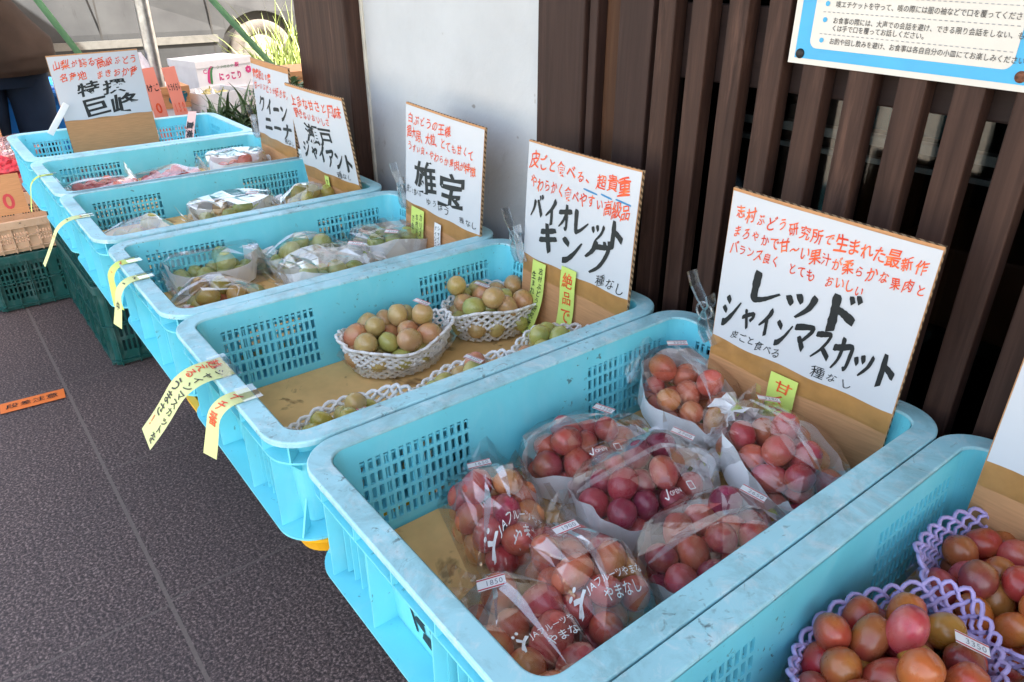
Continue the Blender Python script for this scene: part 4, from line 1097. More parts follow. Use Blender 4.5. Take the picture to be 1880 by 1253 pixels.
SIGNS[3] = sign('white sign above the olive grapes overlapping the sign behind it', -.663, .625, 3.3, -7.5, -.9, .297, .373, .214, [
  ('L', '上品な甘さと風味', .06, .95, .15, .15, 'r'), ('L', '飽きないおいしさ', .08, .73, .31, .125, 'r'), ('T', '瀬戸', .22, .72, .515, .24, 'k'), ('T', 'ジャイアント', .08, .97, .755, .22, 'k'), ('S', '種なし', .66, .90, .945, .085, 'k')], 4, None, .006,
  [(.46, -.006, .13, .022, [('クローバー', 0, .06, .62, .012, 1)], M['strip'], .003, 'narrow lime yellow strip')])
SIGNS[2] = sign('white sign with a wide bare cardboard margin on top behind the olive grape sign', -1.072, .625, -.9, 1.2, -.6, .296, .394, .208, [
  ('L', '糖度約20度', .04, .56, .13, .13, 'r'), ('L', '甘〜いぶどうが好きな人', .04, .99, .29, .12, 'r'), ('T', 'クイーン', .12, .90, .545, .24, 'k'), ('T', 'ニーナ', .22, .96, .80, .23, 'k'), ('S', '種なし', .74, .98, .945, .085, 'k')], 5, None, .016)
SIGNS[7] = sign('white sign cut by the right photo edge above the purple nets', 1.128, .630, 0, 2, 0, .300, .372, .220, [], 6, None, .004)
# the sign in the farthest crate stands across the crate and faces the camera
t1 = sign('white sign facing straight down the row in the farthest crate', -1.762, .316, 90, 3.0, 1.0, .283, .385, .205, [
  ('L', '山梨が誇る高級ぶどう', .03, .98, .13, .15, 'r'), ('L', '名産地 まきおか産', .07, .95, .32, .135, 'r'), ('T', '特撰', .20, .78, .525, .23, 'k'), ('T', '巨峰', .20, .88, .805, .30, 'k')], 7, None, .004, tape_h=.002)
# white card clipped at the left of the farthest sign and the pink strip at the far right corner of that crate
mb = MB(); Mq = Matrix.Translation((-1.735, .150, RIM+.045)) @ Euler((math.radians(-38), 0, 0)).to_matrix().to_4x4()
mb.box((-.006, -.010, -.058), (-.002, .010, .058), 0, Mq); tag(mb.build('plastic_tag', M['white'], None, bevel=.003), 'white plastic tag tilted against the card in the farthest crate', 'tag')

# ------------------------------------------------------------------ paper strips taped over the crate rims
def hang_strip(label, x, y0, width, ln, sx, cols, mat, seed, out=.05, drop=.9, flare=1.0, twist=0.0, group='paper strips taped over the crate rims'):
    """starts flat on the rim and curls outwards and down in front of the crate"""
    th = thing('paper_strip', label, 'paper strip', (x, y0, RIM+.0012), (0, 0, 0), group)
    def sf(a, s, l):
        q = max(0, s-.022)/(ln-.022)
        ang = drop*min(1, q*1.9)                       # 0 flat -> drop straight down
        # integrate a smooth curl
        n = 12; yy = -min(s, .022)+.022 - .0; zz = 0.0; d = max(0, s-.022)/n; ddx = 0
        for k in range(n):
            qq = (k+.5)/n*q; an = 1.25*drop*min(1, qq*2.2) - .55*max(0, qq-.55)*out*10
            yy -= math.cos(an)*d; zz -= math.sin(an)*d; ddx += sx*d
        w = 1 + (flare-1)*q
        tw = twist*q
        nx, nz = math.cos(tw), math.sin(tw)
        an = 1.25*drop*min(1, q*2.2)
        return (ddx + a*w*nx, yy - l*math.sin(an) - a*w*nz*.7, zz + l*math.cos(an) + a*w*nz*.3)
    mb = MB(); mb.grid(lambda U, V: sf(-width/2+width*U, ln*V, 0), 5, 26, 0, True)
    tx = Text(seed)
    for (ct, cx, s0, s1, cw, cm, hand) in cols: tx.col(ct, cx*width, -s0*ln, -s1*ln, cw, cm, .014, hand)
    tx.emit(mb, lambda X, Y, l: sf(X, -Y, l), .0008)
    mb.build('paper', [mat, M['black'], M['red']], th)
    mb = MB(); mb.grid(lambda U, V: (-width*.62+width*1.24*U, .030 - .026*V, .0012+.0006*math.sin(20*U)), 4, 2, 0, True)
    mb.build('clear_tape', M['tray'], th)
    return th
hang_strip('wide pale yellow strip with two columns of brush letters on the white net crate', .205, .004, .062, .165, -.22, [('シャインマスカットを', .26, .05, .97, .021, 1, .03), ('越える', -.22, .03, .34, .024, 2, .03), ('うまさ', -.22, .37, .78, .023, 1, .03), ('！', -.22, .78, .92, .020, 2, .03)], M['strip_pale'], 3, out=.06, drop=.80, flare=1.1, twist=.12)
hang_strip('narrow pale yellow strip with three letters next to the wide one', .300, .004, .034, .125, -.12, [('イチ番', 0, .08, .60, .022, 2, .03)], M['strip_pale'], 4, out=.02, drop=1.1, flare=.75, twist=-.6)
hang_strip('pale yellow strip with black letters nearest the corner of the green grape crate', -.225, .008, .030, .130, -.05, [('〜', 0, .12, .25, .016, 1, .05), ('ー', 0, .28, .40, .012, 1, .05), ('中', 0, .62, .76, .014, 1, .05)], M['strip_pale'], 5, out=.03, drop=1.1, twist=-.35)
hang_strip('pale yellow strip with red marks left of its neighbour on the green grape crate', -.325, .012, .028, .125, .10, [('〜', 0, .15, .30, .014, 2, .06), ('〜', 0, .35, .48, .012, 2, .06)], M['strip'], 6, out=.0, drop=1.25, twist=-.7)
hang_strip('long pale yellow strip with faded letters on the olive grape crate', -.690, .002, .028, .170, -.22, [('〜', 0, .05, .16, .016, 2, .06), ('ー', 0, .22, .32, .013, 1, .06), ('〜', 0, .5, .62, .015, 2, .06), ('〜', 0, .68, .8, .015, 2, .06)], M['strip_pale'], 7, out=.03, drop=.9)
hang_strip('thin yellow strip on the rim of the second farthest crate', -1.150, .004, .018, .14, -.10, [('〜', 0, .15, .28, .010, 1, .06), ('ー', 0, .32, .45, .010, 1, .06)], M['strip'], 8, out=.02, drop=1.1)
th = thing('paper_strip', 'pale pink strip lying down into the farthest crate from its back rim', 'paper strip', (-1.80, .60, RIM+.012), (0, math.radians(32), math.radians(-28)), 'paper strips taped over the crate rims')
mb = MB(); mb.grid(lambda U, V: (.20*U, -.015+.03*V, .006*math.sin(3*U)), 12, 2, 0, True)
tx = Text(4); tx.line("直売所", .06, .19, 0, .026, 1, .04, .0, .03)
tx.emit(mb, lambda x, y, l: (x, y, .006*math.sin(15*x) + .002), .001); mb.build('paper', [M['strip_pink'], M['black']], th)

# ------------------------------------------------------------------ clear sign clips
def clip(label, p, s=1.0, mirror=1):
    t = thing('sign_clip', label, 'clip', p, (0, 0, 0), 'clear acrylic clips holding the signs')
    def strap_(pts, w, name):
        mb = MB()
        P = [Vector((a*s*mirror, .012*k, b*s)) for k, (a, b) in ((0, q) for q in pts)]
        n = len(P); th_ = .0022*s; vs = []
        for i in range(n):
            d = (P[min(i+1, n-1)]-P[max(i-1, 0)]).normalized(); nn = Vector((-d.z, 0, d.x))*th_
            for yy in (-w/2, w/2): vs += [P[i]+nn+Vector((0, yy, 0)), P[i]-nn+Vector((0, yy, 0))]
        fs = []
        for i in range(n-1):
            a = 4*i; b = a+4
            fs += [(a,a+2,b+2,b), (a+1,b+1,b+3,a+3), (a,b,b+1,a+1), (a+2,a+3,b+3,b+2)]
        fs += [(0,1,3,2), (4*n-4,4*n-2,4*n-1,4*n-3)]
        mb.add(vs, fs, 0, False); mb.build(name, M['clip'], t)
    strap_([(-.040,.062),(-.030,.040),(-.014,.020),(.004,.004),(.012,-.014),(.016,-.034),(.030,-.056)], .022*s, 'lever')
    strap_([(.004,.030),(.010,.012),(.0,-.002),(-.006,-.020),(.000,-.042),(.014,-.056)], .022*s, 'lever')
    mb = MB(); mb.tube([(.016*math.cos(2*math.pi*k/20)*s, -.004, .016*math.sin(2*math.pi*k/20)*s) for k in range(20)], .0022*s, 6, closed=True)
    mb.build('spring_ring', M['clip'], t)
clip('clear clip gripping the left edge of the widest sign', (.574, .628, RIM+.050), .86)
clip('clear clip on the left edge of the sign over the white nets', (.108, .632, RIM+.036), .82)
clip('clear clip on the left edge of the sign before the plaster wall', (-.326, .632, RIM+.040), .82)
clip('small clear clip on the lower left edge of the sign with the bare cardboard margin', (-1.230, .625, RIM+.055), .8)

# ------------------------------------------------------------------ paving and ground
mb = MB(); mb.add([(-3.6,-2.2,0),(6,-2.2,0),(6,.85,0),(-3.6,.85,0)], [(0,1,2,3)])
tag(mb.build('paving', M['granite']), kind='structure')
def ground_z(x, y):
    k = min(1, max(0, (-4.0-x)/1.6)); return -.012 + .212*k*k*(3-2*k)
mb = MB(); xs = [-900, -200, -60, -20, -9, -6.5, -5.6, -5.2, -4.8, -4.4, -4.0, -3.5, -1, 3, 8, 30, 200, 900]; ys = [-900, -200, -40, -10, -4, 0, 4, 10, 40, 200, 900]
mb.add([(x, y, ground_z(x, y)) for x in xs for y in ys], [(i*len(ys)+j, (i+1)*len(ys)+j, (i+1)*len(ys)+j+1, i*len(ys)+j+1) for i in range(len(xs)-1) for j in range(len(ys)-1)], 0, True)
tag(mb.build('ground', M['asphalt']), kind='structure')
def floor_tape():
    mb = MB(); A = Vector((-1.485, -.275, .003)); B = Vector((-1.470, -.089, .003)); d = B-A; n = Vector((d.y, -d.x, 0)).normalized()*.070
    mb.grid(lambda U, V: A + d*U + n*V + Vector((0, 0, .001+.0008*math.sin(23*U)*math.sin(3*V))), 12, 3, 0, True)
    tx = Text(9); tx.line('段差注意', .08, .90, .5, .48, 1, .0, .06, .03)
    # reading direction runs along the strip
    items = []
    for v, f, mi, l in tx.items:
        items.append(([(x, .5 + (y-.5)*1.0) for x, y in v], f, mi, l))
    tx.items = items
    tx.emit(mb, lambda x, y, l: A + d*x + n*(1-y) + Vector((0, 0, .0022+l)), .0006)
    return tag(mb.build('floor_tape', [M['orange_tape'], M['black']]), 'worn orange tape with faint black letters stuck to the paving', 'tape')
floor_tape()

# ------------------------------------------------------------------ the shop front
TOP = RIM + .92
def beam(mb, x0, x1, y0, y1, z0, z1, mi=0): mb.box((x0, y0, z0), (x1, y1, z1), mi)
mb = MB(); mb.box((-.985, .700, 0), (-.676, .86, TOP))
tag(mb.build('wooden_post', M['wood'], None, bevel=.006), 'thick dark brown wooden post at the end of the white wall', 'post')
t = thing('plaster_wall', 'white plaster wall panel between the dark post and the boards', 'wall', (-.32, .80, 0))
mb = MB(); mb.box((-.664, .750, 0), (.052, .86, TOP)); mb.build('panel', M['plaster'], t, (-.32, .80, 0))
mb = MB(); mb.box((-.676, .744, 0), (-.664, .86, TOP)); mb.build('corner_bead', simple('ivory_bead', (.60, .58, .52), .6), t, (-.32, .80, 0), bevel=.002)
t = thing('board_wall', 'dark brown vertical boards between the white wall and the slatted screen', 'wall', (.2, .78, 0)); o3 = (.2, .78, 0)
for x0, x1, y0, m_ in ((.052, .176, .728, 'wood_b'), (.182, .202, .734, 'wood_b'), (.206, .250, .752, 'wood_br'), (.257, .330, .730, 'wood_b')):
    mb = MB(); mb.box((x0, y0, 0), (x1, .85, TOP)); mb.build('board', M[m_], t, o3, bevel=.003)
mb = MB(); mb.box((.052, .775, 0), (.345, .848, TOP)); mb.build('backing', M['dark'], t, o3)
t = thing('slatted_screen', 'dark brown slatted wooden screen in front of the shop window', 'screen', (1.0, .74, 0)); o3 = (1.0, .74, 0)
px = .4165; 
for i in range(26):
    x = .352 + .0648*i
    mb = MB(); mb.box((x, .716, 0), (x+.034, .744, TOP)); mb.build('slat', M['wood'], t, o3, bevel=.0025)
for z0, z1 in ((RIM+.352, RIM+.461), (.10, .20)):
    mb = MB(); mb.box((.335, .746, z0), (2.05, .768, z1)); mb.build('cross_rail', M['wood_h'], t, o3, bevel=.003)
t = thing('shop_window', 'dark shop window pane behind the slatted screen', 'window', (1.0, .80, 0)); o3 = (1.0, .80, 0)
mb = MB(); mb.box((.33, .800, .05), (2.05, .806, TOP)); mb.build('pane', M['glass'], t, o3)
mb = MB(); mb.box((.330, .785, 0), (.346, .815, TOP)); mb.box((2.05, .785, 0), (2.1, .815, TOP)); mb.box((.346, .785, 0), (2.05, .815, .05)); mb.build('frame', M['wood_h'], t, o3)
# inside the shop
mb = MB(); mb.box((.20, 2.6, 0), (2.4, 2.65, TOP)); mb.box((.15, .86, 0), (.2, 2.65, TOP)); mb.box((2.4, .86, 0), (2.45, 2.65, TOP)); mb.box((.15, .86, -.005), (2.45, 2.65, .012)); mb.box((.15, .86, TOP), (2.45, 2.65, TOP+.05))
tag(mb.build('shop_interior', M['dark']), kind='structure')
t = thing('wall_shelf', 'grey metal shelf behind the dark window glass', 'shelf', (1.2, 1.0, RIM+.22)); o3 = (1.2, 1.0, RIM+.22)
mb = MB(); mb.box((.36, .93, RIM+.262), (2.0, .955, RIM+.276)); mb.box((.36, .93, RIM+.235), (2.0, .945, RIM+.243)); mb.build('front_rail', M['steel'], t, o3)
mb = MB(); mb.box((.36, .955, RIM+.262), (2.0, 1.25, RIM+.270)); mb.build('shelf_board', simple('shelf_grey', (.10, .11, .12), .6), t, o3)
mb = MB()
for x in (.9, 1.45, 1.95): mb.tube([(x, .95, .012), (x, .95, RIM+.262)], .008, 8)
mb.build('upright', M['steel'], t, o3)
mb = MB(); mb.tube([(.42, .86, RIM+.18), (.47, .86, RIM+.12), (.545, .86, RIM+.035), (.60, .86, RIM-.06), (.64, .86, RIM-.2)], .019, 12)  # added tube standing in for a pole mirrored in the pane
tag(mb.build('mirrored_pole', simple('mirrored_pole_blue', (.30, .37, .42), .4)), 'pale slanting tube added behind the slats for a pole mirrored in the glass', 'reflection')
mb = MB(); mb.box((.66, 1.00, RIM-.02), (.92, 1.25, RIM+.115)); tag(mb.build('storage_box', simple('rust_orange_box', (.16, .045, .012), .6), None, bevel=.006), 'rusty orange box below the shelf behind the glass', 'box')
mb = MB(); mb.box((1.10, .98, RIM+.276), (1.30, 1.14, RIM+.36)); tag(mb.build('storage_box', simple('pale_carton', (.05, .05, .048), .7), None, bevel=.004), 'pale carton standing on the shelf behind the glass', 'box')
mb = MB(); mb.box((.56, .98, RIM+.276), (.70, 1.10, RIM+.335)); tag(mb.build('storage_box', simple('teal_carton', (.03, .16, .22), .6), None, bevel=.004), 'small teal carton at the left end of the shelf behind the glass', 'box')
mb = MB(); mb.grid(lambda U, V: (1.06+.03*U+.012*V, .90, RIM+.235-.12*V), 2, 6, 0, True); tag(mb.build('hanging_tag', M['strip_pale']), 'pale green paper tag hanging from the shelf rail', 'tag')
# notice
t = thing('notice_board', 'white notice with bright blue border and printed lines screwed to the slats', 'notice', (.745, .7145, RIM+.50)); o3 = (.745, .7145, RIM+.50)
NX0, NX1, NZ0, NZ1 = .591, .884, RIM+.397, RIM+.74; sl_ = -.016
nz = lambda x, z: z + (x-NX0)*sl_
def nrect(mb, x0, x1, z0, z1, y, mi, r=0.0, yb=None):
    if r:
        poly = []
        for cx, cz, a0 in ((x1-r, z0+r, -90), (x1-r, z1-r, 0), (x0+r, z1-r, 90), (x0+r, z0+r, 180)):
            for k in range(7): a = math.radians(a0+15*k); poly.append((cx+r*math.cos(a), cz+r*math.sin(a)))
    else: poly = [(x0, z0), (x1, z0), (x1, z1), (x0, z1)]
    if yb is None: mb.add([(x, y, nz(x, z)) for x, z in poly], [tuple(range(len(poly)))], mi)
    else: mb.prism(poly, lambda x, z: (x, yb, nz(x, z)), lambda x, z: (x, y, nz(x, z)), mi)
mb = MB(); nrect(mb, NX0, NX1, NZ0, NZ1, .7120, 0, 0, .7155)
nrect(mb, NX0+.009, NX1-.006, NZ0+.007, NZ1-.007, .7115, 1)
nrect(mb, NX0+.028, NX1-.023, NZ0+.0205, NZ1-.020, .7110, 0, .010)
tx = Text(2)
LN = [('咳エチケットを守って、咳の際には服の袖などで口を覆ってください。', .072, .0735, .0080), ('お食事の際には、大声での会話を避け、できる限り会話をしない、もし', .072, .0550, .0078), ('くは手で口を覆ってお話しください。', .072, .0462, .0078), ('お酌や回し飲みを避け、お食事は各自自分の小皿にてお楽しみください。', .072, .0310, .0078),
      ('お食事の前には、手洗い・手指の消毒をお願いします。', .072, .0930, .0080)]
for s_, x, z, h in LN:
    n = len(s_); ax = .00705
    for i, ch in enumerate(s_): tx.put(ch, NX0 + .055 + ax*(i+.5), NZ0 + z, ax*.98, h*1.02, 2, .006)
for z in (.0385, .0640, .0835): 
    for i in range(37): tx.bar(NX0+.040+.0062*i, NZ0+z, NX0+.0435+.0062*i, NZ0+z, .0006, 3)
for z in (.0735, .0550, .0310, .0930):
    tx.items.append(([(NX0+.044+.0030*math.cos(k*math.pi/8), NZ0+z+.0030*math.sin(k*math.pi/8)) for k in range(16)], [list(range(16))], 1, 0))
tx.emit(mb, lambda x, z, l: (x, .7106 - l, nz(x, z)), .0004)
mb.build('panel', [M['notice'], M['notice_blue'], M['noticetext'], M['greyprint']], t, o3)
for x, z, m_, lab in ((NX0+.0165, NZ0+.0125, 'rubber', 'dark screw head'), (.8715, NZ0+.0150, 'rust', 'rusty screw head')):
    mb = MB(); mb.ellipsoid((x, .7112, nz(x, z)), (.0062, .0035, .0062), 14, 8); o = mb.build('screw', M[m_], t, o3); o['label'] = lab

# eave, upper wall and the rest of the building (they keep the sun off the display)
t = thing('shop_building', 'tiled shop building whose deep eave shades the display', 'building', (.8, 2.5, 0)); o3 = (.8, 2.5, 0)
mb = MB(); mb.box((-1.04, .70, TOP), (5.0, 6.0, RIM+4.4)); mb.build('upper_wall', M['plaster'], t, o3)
mb = MB(); mb.box((-1.04, .86, 0), (-.99, 6.0, TOP)); mb.box((2.1, .72, 0), (5.0, .86, TOP)); mb.build('side_wall', M['wood_b'], t, o3)
mb = MB(); mb.box((-1.3, -.30, RIM+1.50), (5.4, .72, RIM+1.56)); mb.build('eave', M['roofm'], t, o3)
mb = MB()
for i in range(12): mb.box((-1.2+.58*i, -.28, RIM+1.42), (-1.13+.58*i, .70, RIM+1.50))
mb.build('rafters', M['wood_b'], t, o3)

# ------------------------------------------------------------------ left neighbour stall
stack_crate('stacking_crate', 'dark green slotted crate on the paving at the left photo edge', 'crate', (-2.545, .055, 0), .50, .48, .235, M['green'], 'dark green crates stacked under the display', rows=5)
stack_crate('produce_crate', 'beige slotted crate on the dark green one at the left photo edge', 'crate', (-2.530, .020, .236), .46, .40, .135, M['beige_pl'], None, rows=3, nl=26)
t = thing('price_card', 'brown cardboard card with a red zero standing in the beige crate', 'price card', (-2.40, -.065, .375), (math.radians(0), math.radians(-10), 0))
mb = MB(); mb.box((-.003, -.13, 0), (.003, .105, .16)); 
tx = Text(3); tx.put('0', .045, .055, .085, .085, 1, .02); tx.put('う', .01, .14, .085, .07, 2, .02)
tx.emit(mb, lambda x, y, l: (.0036+l, x, y), .0004)
mb.build('card', [M['card'], M['label_red'], M['black']], t)
stack_crate('stacking_crate', 'dark green crate farther along the left stall under the red nets', 'crate', (-3.02, .02, 0), .40, .48, .30, M['green'], 'dark green crates stacked under the display', rows=5)
stack_crate('produce_crate', 'pale pink crate with red net bags along the left stall', 'crate', (-3.02, .00, .301), .40, .44, .12, simple('pale_pink_plastic', (.62, .30, .26), .45), None, rows=2)
for k, (x, y, z, m_, lab) in enumerate(((-2.92, .02, .45, 'netred', 'red net bag heaped in the pale pink crate'), (-2.98, .085, .51, 'netpink', 'glossy pink clear bag on top of the red net bag'))):
    mb = MB(); rr = random.Random(k)
    def fn(u, v, x=x, y=y, z=z, k=k):
        a = 2*math.pi*u; b = math.pi*(v-.5); p = Vector((math.cos(a)*math.cos(b), math.sin(a)*math.cos(b), math.sin(b)))
        d = 1 + .28*mnoise.noise(p*2.3 + Vector((k*7, 0, 0))) + .10*mnoise.noise(p*7)
        return (x + .12*p.x*d, y + .11*p.y*d, z + .07*p.z*d)
    mb.grid(fn, 36, 20, 0, False, True); tag(mb.build('produce_bag', M[m_]), lab, 'produce bag')
mb = MB(); mb.box((-3.30, -.20, .0), (-3.235, .085, .66)); tag(mb.build('cardboard_box', M['card'], None, bevel=.004), 'flattened brown cartons on end at the far left edge', 'box')

# ------------------------------------------------------------------ display table beyond the farthest crate
t = thing('display_table', 'low wooden table behind the farthest crate carrying cartons', 'table', (-2.75, 1.15, 0)); o3 = (-2.75, 1.15, 0)
TZ = RIM - .245
mb = MB(); mb.box((-3.35, .55, TZ-.03), (-2.10, 1.75, TZ)); mb.build('table_top', M['wood_br'], t, o3)
for x in (-3.3, -2.2):
    for y in (.6, 1.7):
        mb = MB(); mb.box((x-.025, y-.025, 0), (x+.025, y+.025, TZ-.03)); mb.build('leg', M['wood_br'], t, o3)
def carton(label, x1, y0, y1, z0, z1, dx, mats, art=None, open_top=False, rotz=0):
    t = thing('carton', label, 'box', (x1-dx/2, (y0+y1)/2, z0), (0, 0, math.radians(rotz))); w = y1-y0; h = z1-z0
    mb = MB(); th_ = .006
    X0, X1, Y0, Y1 = -dx/2, dx/2, -w/2, w/2
    if open_top:
        mb.box((X0, Y0, 0), (X1, Y1, .006)); mb.box((X0, Y0, .006), (X0+th_, Y1, h)); mb.box((X1-th_, Y0, .006), (X1, Y1, h)); mb.box((X0+th_, Y0, .006), (X1-th_, Y0+th_, h)); mb.box((X0+th_, Y1-th_, .006), (X1-th_, Y1, h))
    else:
        mb.box((X0, Y0, 0), (X1, Y1, h-.002))
        mb.box((X0-.004, Y0-.004, h-.03), (X1+.004, Y1+.004, h+.003))
    if art:
        tx = Text(4); art(tx, w, h); tx.emit(mb, lambda x, y, l: (X1 + (.0042 if (not open_top and y > h-.031) else .0002) + l, x - w/2, y), .0006)
    mb.build('body', mats, t); return t
def art_a(tx, w, h):
    tx.line('にっこり', w*.36, w*.80, h*.42, h*.34, 1, .05, 0, .02, .5); tx.line('うつのみや', w*.34, w*.66, h*.76, h*.15, 2, .0, 0, 0, .3); tx.put('梨', w*.72, h*.78, .026, .026, 1, .03)
    for k in range(7):
        a = k*2*math.pi/7; tx.items.append(([(w*.93+.012*math.cos(a)+.008*math.cos(q*math.pi/4), h*.56+.012*math.sin(a)+.008*math.sin(q*math.pi/4)) for q in range(8)], [list(range(8))], 1, .0001*k))
    v, f = stroke_mesh([(w*.20, h*.22), (w*.215, h*.6), (w*.26, h*.82)], .018, .010, tx.r); tx.items.append((v, f, 1, 0))
    v, f = stroke_mesh([(w*.225, h*.20), (w*.24, h*.58), (w*.28, h*.80)], .010, .008, tx.r); tx.items.append((v, f, 2, .0002))
    tx.put('C', w*.14, h*.66, .03, .03, 1, .02); tx.line('〜〜〜', w*.44, w*.56, h*.10, .012, 1, 0, 0, 0, 0)
def art_b(tx, w, h): tx.line('なし', w*.78, w*.96, h*.78, h*.26, 2, .04, 0, 0, .3); tx.line('ーーーー', w*.50, w*.74, h*.76, h*.10, 2, 0, 0, 0, 0); tx.line('〜', w*.92, w*.99, h*.4, h*.2, 1, .03, 0, 0, 0)
WB = simple('white_carton', (.72, .73, .76), .6, 0, .04)
WBL = [WB, M['magenta'], M['greenprint'], M['greyprint']]
carton('white carton with pink brush letters and a pink flower stamp on the upper box', -2.95, .925, 1.255, RIM-.085, RIM+.055, .24, WBL, art_a, False, 16)
carton('white carton with small green letters below the pink lettered one', -2.945, .93, 1.272, TZ, RIM-.0885, .24, WBL, art_b, False, 16)
t = carton('open white carton holding pears in front of the lettered ones', -2.62, .85, 1.10, RIM-.20, RIM-.055, .22, WBL, None, True, 18)
mb = MB(); mb.box((-2.82, .86, TZ+.001), (-2.64, 1.09, RIM-.2005)); tag(mb.build('carton', WB, None, bevel=.003), 'plain white carton under the open pear carton', 'box')
for k, (x, y) in enumerate(((-2.70, .93), (-2.72, 1.02), (-2.80, .98))):
    mb = MB(); mb.ellipsoid((x, y, RIM-.10), (.045, .045, .042), 18, 12); mb.tube([(x, y, RIM-.062), (x+.006, y, RIM-.046)], .003, 6)
    tag(mb.build('pear', simple('pear_skin', (.45, .38, .14), .5)), ('round yellow pear nearest the front of the open carton', 'round yellow pear at the right inside the open carton', 'round yellow pear at the back inside the open carton')[k], 'pear', 'pears in the open carton')
mb = MB(); rr = random.Random(8); mb.grid(lambda U, V: (-2.80+.15*V, .90+.09*U, RIM-.075+.02*math.sin(7*U)*math.cos(5*V)+.012*math.sin(19*U+11*V)), 12, 10, 0, False)
tag(mb.build('crumpled_paper', M['wrap']), 'crumpled white paper in the open pear carton', 'paper')
def art_c(tx, w, h):
    for q, (cx, cy) in enumerate(((.72, .62), (.81, .66), (.90, .62), (.69, .40), (.78, .38), (.87, .40))):
        tx.items.append(([(w*cx+.017*math.cos(k*math.pi/8), h*cy+.017*math.sin(k*math.pi/8)) for k in range(16)], [list(range(16))], 1, .0001*q))
    tx.line('ー〜', w*.25, w*.5, h*.5, h*.3, 2, .03, 0, .03); tx.line('〜', w*.03, w*.12, h*.5, h*.5, 3, .05, 0, .03)
carton('brown cardboard carton printed with dark teal grape dots', -2.62, .570, .828, TZ+.14, RIM-.012, .22, [M['card'], M['tealprint'], simple('brown_print', (.20, .09, .04), .7), M['label_red']], art_c)
mb = MB(); mb.box((-2.84, .575, TZ+.001), (-2.625, .825, TZ+.1395)); tag(mb.build('carton', WB, None, bevel=.003), 'plain pale carton under the grape printed carton', 'box')
for k, (y, x, ry, lab, txt) in enumerate(((.655, -2.44, 4, 'narrow salmon card mostly hidden behind the steel pole', ('けご', '0')), (.738, -2.42, -2, 'narrow salmon card with black letters over a red price', ('とうがらし', '150')))):
    t = thing('price_card', lab, 'price card', (x, y, TZ), (math.radians(4), math.radians(-6), 0), 'salmon price cards')
    mb = MB(); mb.box((-.002, -.028, 0), (.002, .028, .345)); tx = Text(k)
    tx.line(txt[0], -.026, .026, .262, .036, 1, .03, .05, .03); tx.line(txt[1], -.025, .025, .175, .060, 2, .02, 0, .02)
    tx.emit(mb, lambda X, Y, l: (.0024+l, X, Y), .0004); mb.build('card', [M['pinkcard'], M['black'], M['red']], t)
mb = MB()
def fn(u, v):
    a = 2*math.pi*u; r = (.075*(1-v) + .018*v)*(1+.25*math.sin(5*a+4*v)); return (-2.66 + r*math.cos(a)*.6, .665 + r*math.sin(a) - .02*v, RIM-.02 + .165*v)
mb.grid(fn, 30, 9, 0, False, True); tag(mb.build('shopping_bag', simple('thin_white_plastic', (.78, .74, .80), .35)), 'crumpled white plastic bag behind the salmon cards', 'plastic bag')
# leafy greens on the table
def leafy(label, c, n, h, spread, seed, mat='leaf', lw=.010, droop=.5, name='leafy_greens', cat='greens', toward=None):
    mb = MB(); rr = random.Random(seed)
    for k in range(n):
        a = rr.uniform(0, 2*math.pi); s = (rr.random()**.6)*spread; hh = h*rr.uniform(.35, 1.1); dp = droop*rr.uniform(.6, 1.75)
        b0 = Vector(c) + Vector((rr.uniform(-.45, .45)*spread, rr.uniform(-.45, .45)*spread, 0)); d = Vector((math.cos(a)*s, math.sin(a)*s, 0)); sd_ = Vector((-math.sin(a), math.cos(a), 0))
        cv = sd_*rr.uniform(-.35, .35)*spread
        sd_ = (sd_ + Vector((0, 0, rr.uniform(-.8, .8)))).normalized(); w = lw*rr.uniform(.5, 1.3); vs = []
        for i in range(7):
            q = i/6; p = b0 + d*q**1.4 + cv*q*q + Vector((0, 0, hh*(q - min(.85, dp)*q*q))); ww = w*(1-abs(2*q-.8)**2*.6)*(1-q**5) + .0003
            vs += [p + sd_*ww, p - sd_*ww]
        mb.add(vs, [(2*i, 2*i+1, 2*i+3, 2*i+2) for i in range(6)], 0, True)
    return tag(mb.build(name, M[mat]), label, cat)
leafy('bundle of narrow dark green leaves behind the farthest crate', (-2.24, .87, RIM-.24), 240, .40, .20, 1, lw=.008)
leafy('second bundle of narrow leaves next to the farthest sign corner', (-2.22, .99, RIM-.24), 190, .40, .15, 2, lw=.008)
leafy('leafy green bundle leaning out below the open pear carton', (-2.34, .80, RIM-.25), 100, .24, .17, 3, lw=.007)
t = carton('brown carton at the right behind the sign with the bare margin', -2.9, 1.40, 1.72, TZ, RIM-.03, .3, [M['card']])
leafy('broad green leaves hanging over the brown carton', (-2.70, 1.36, RIM-.10), 70, .12, .15, 5, lw=.020)

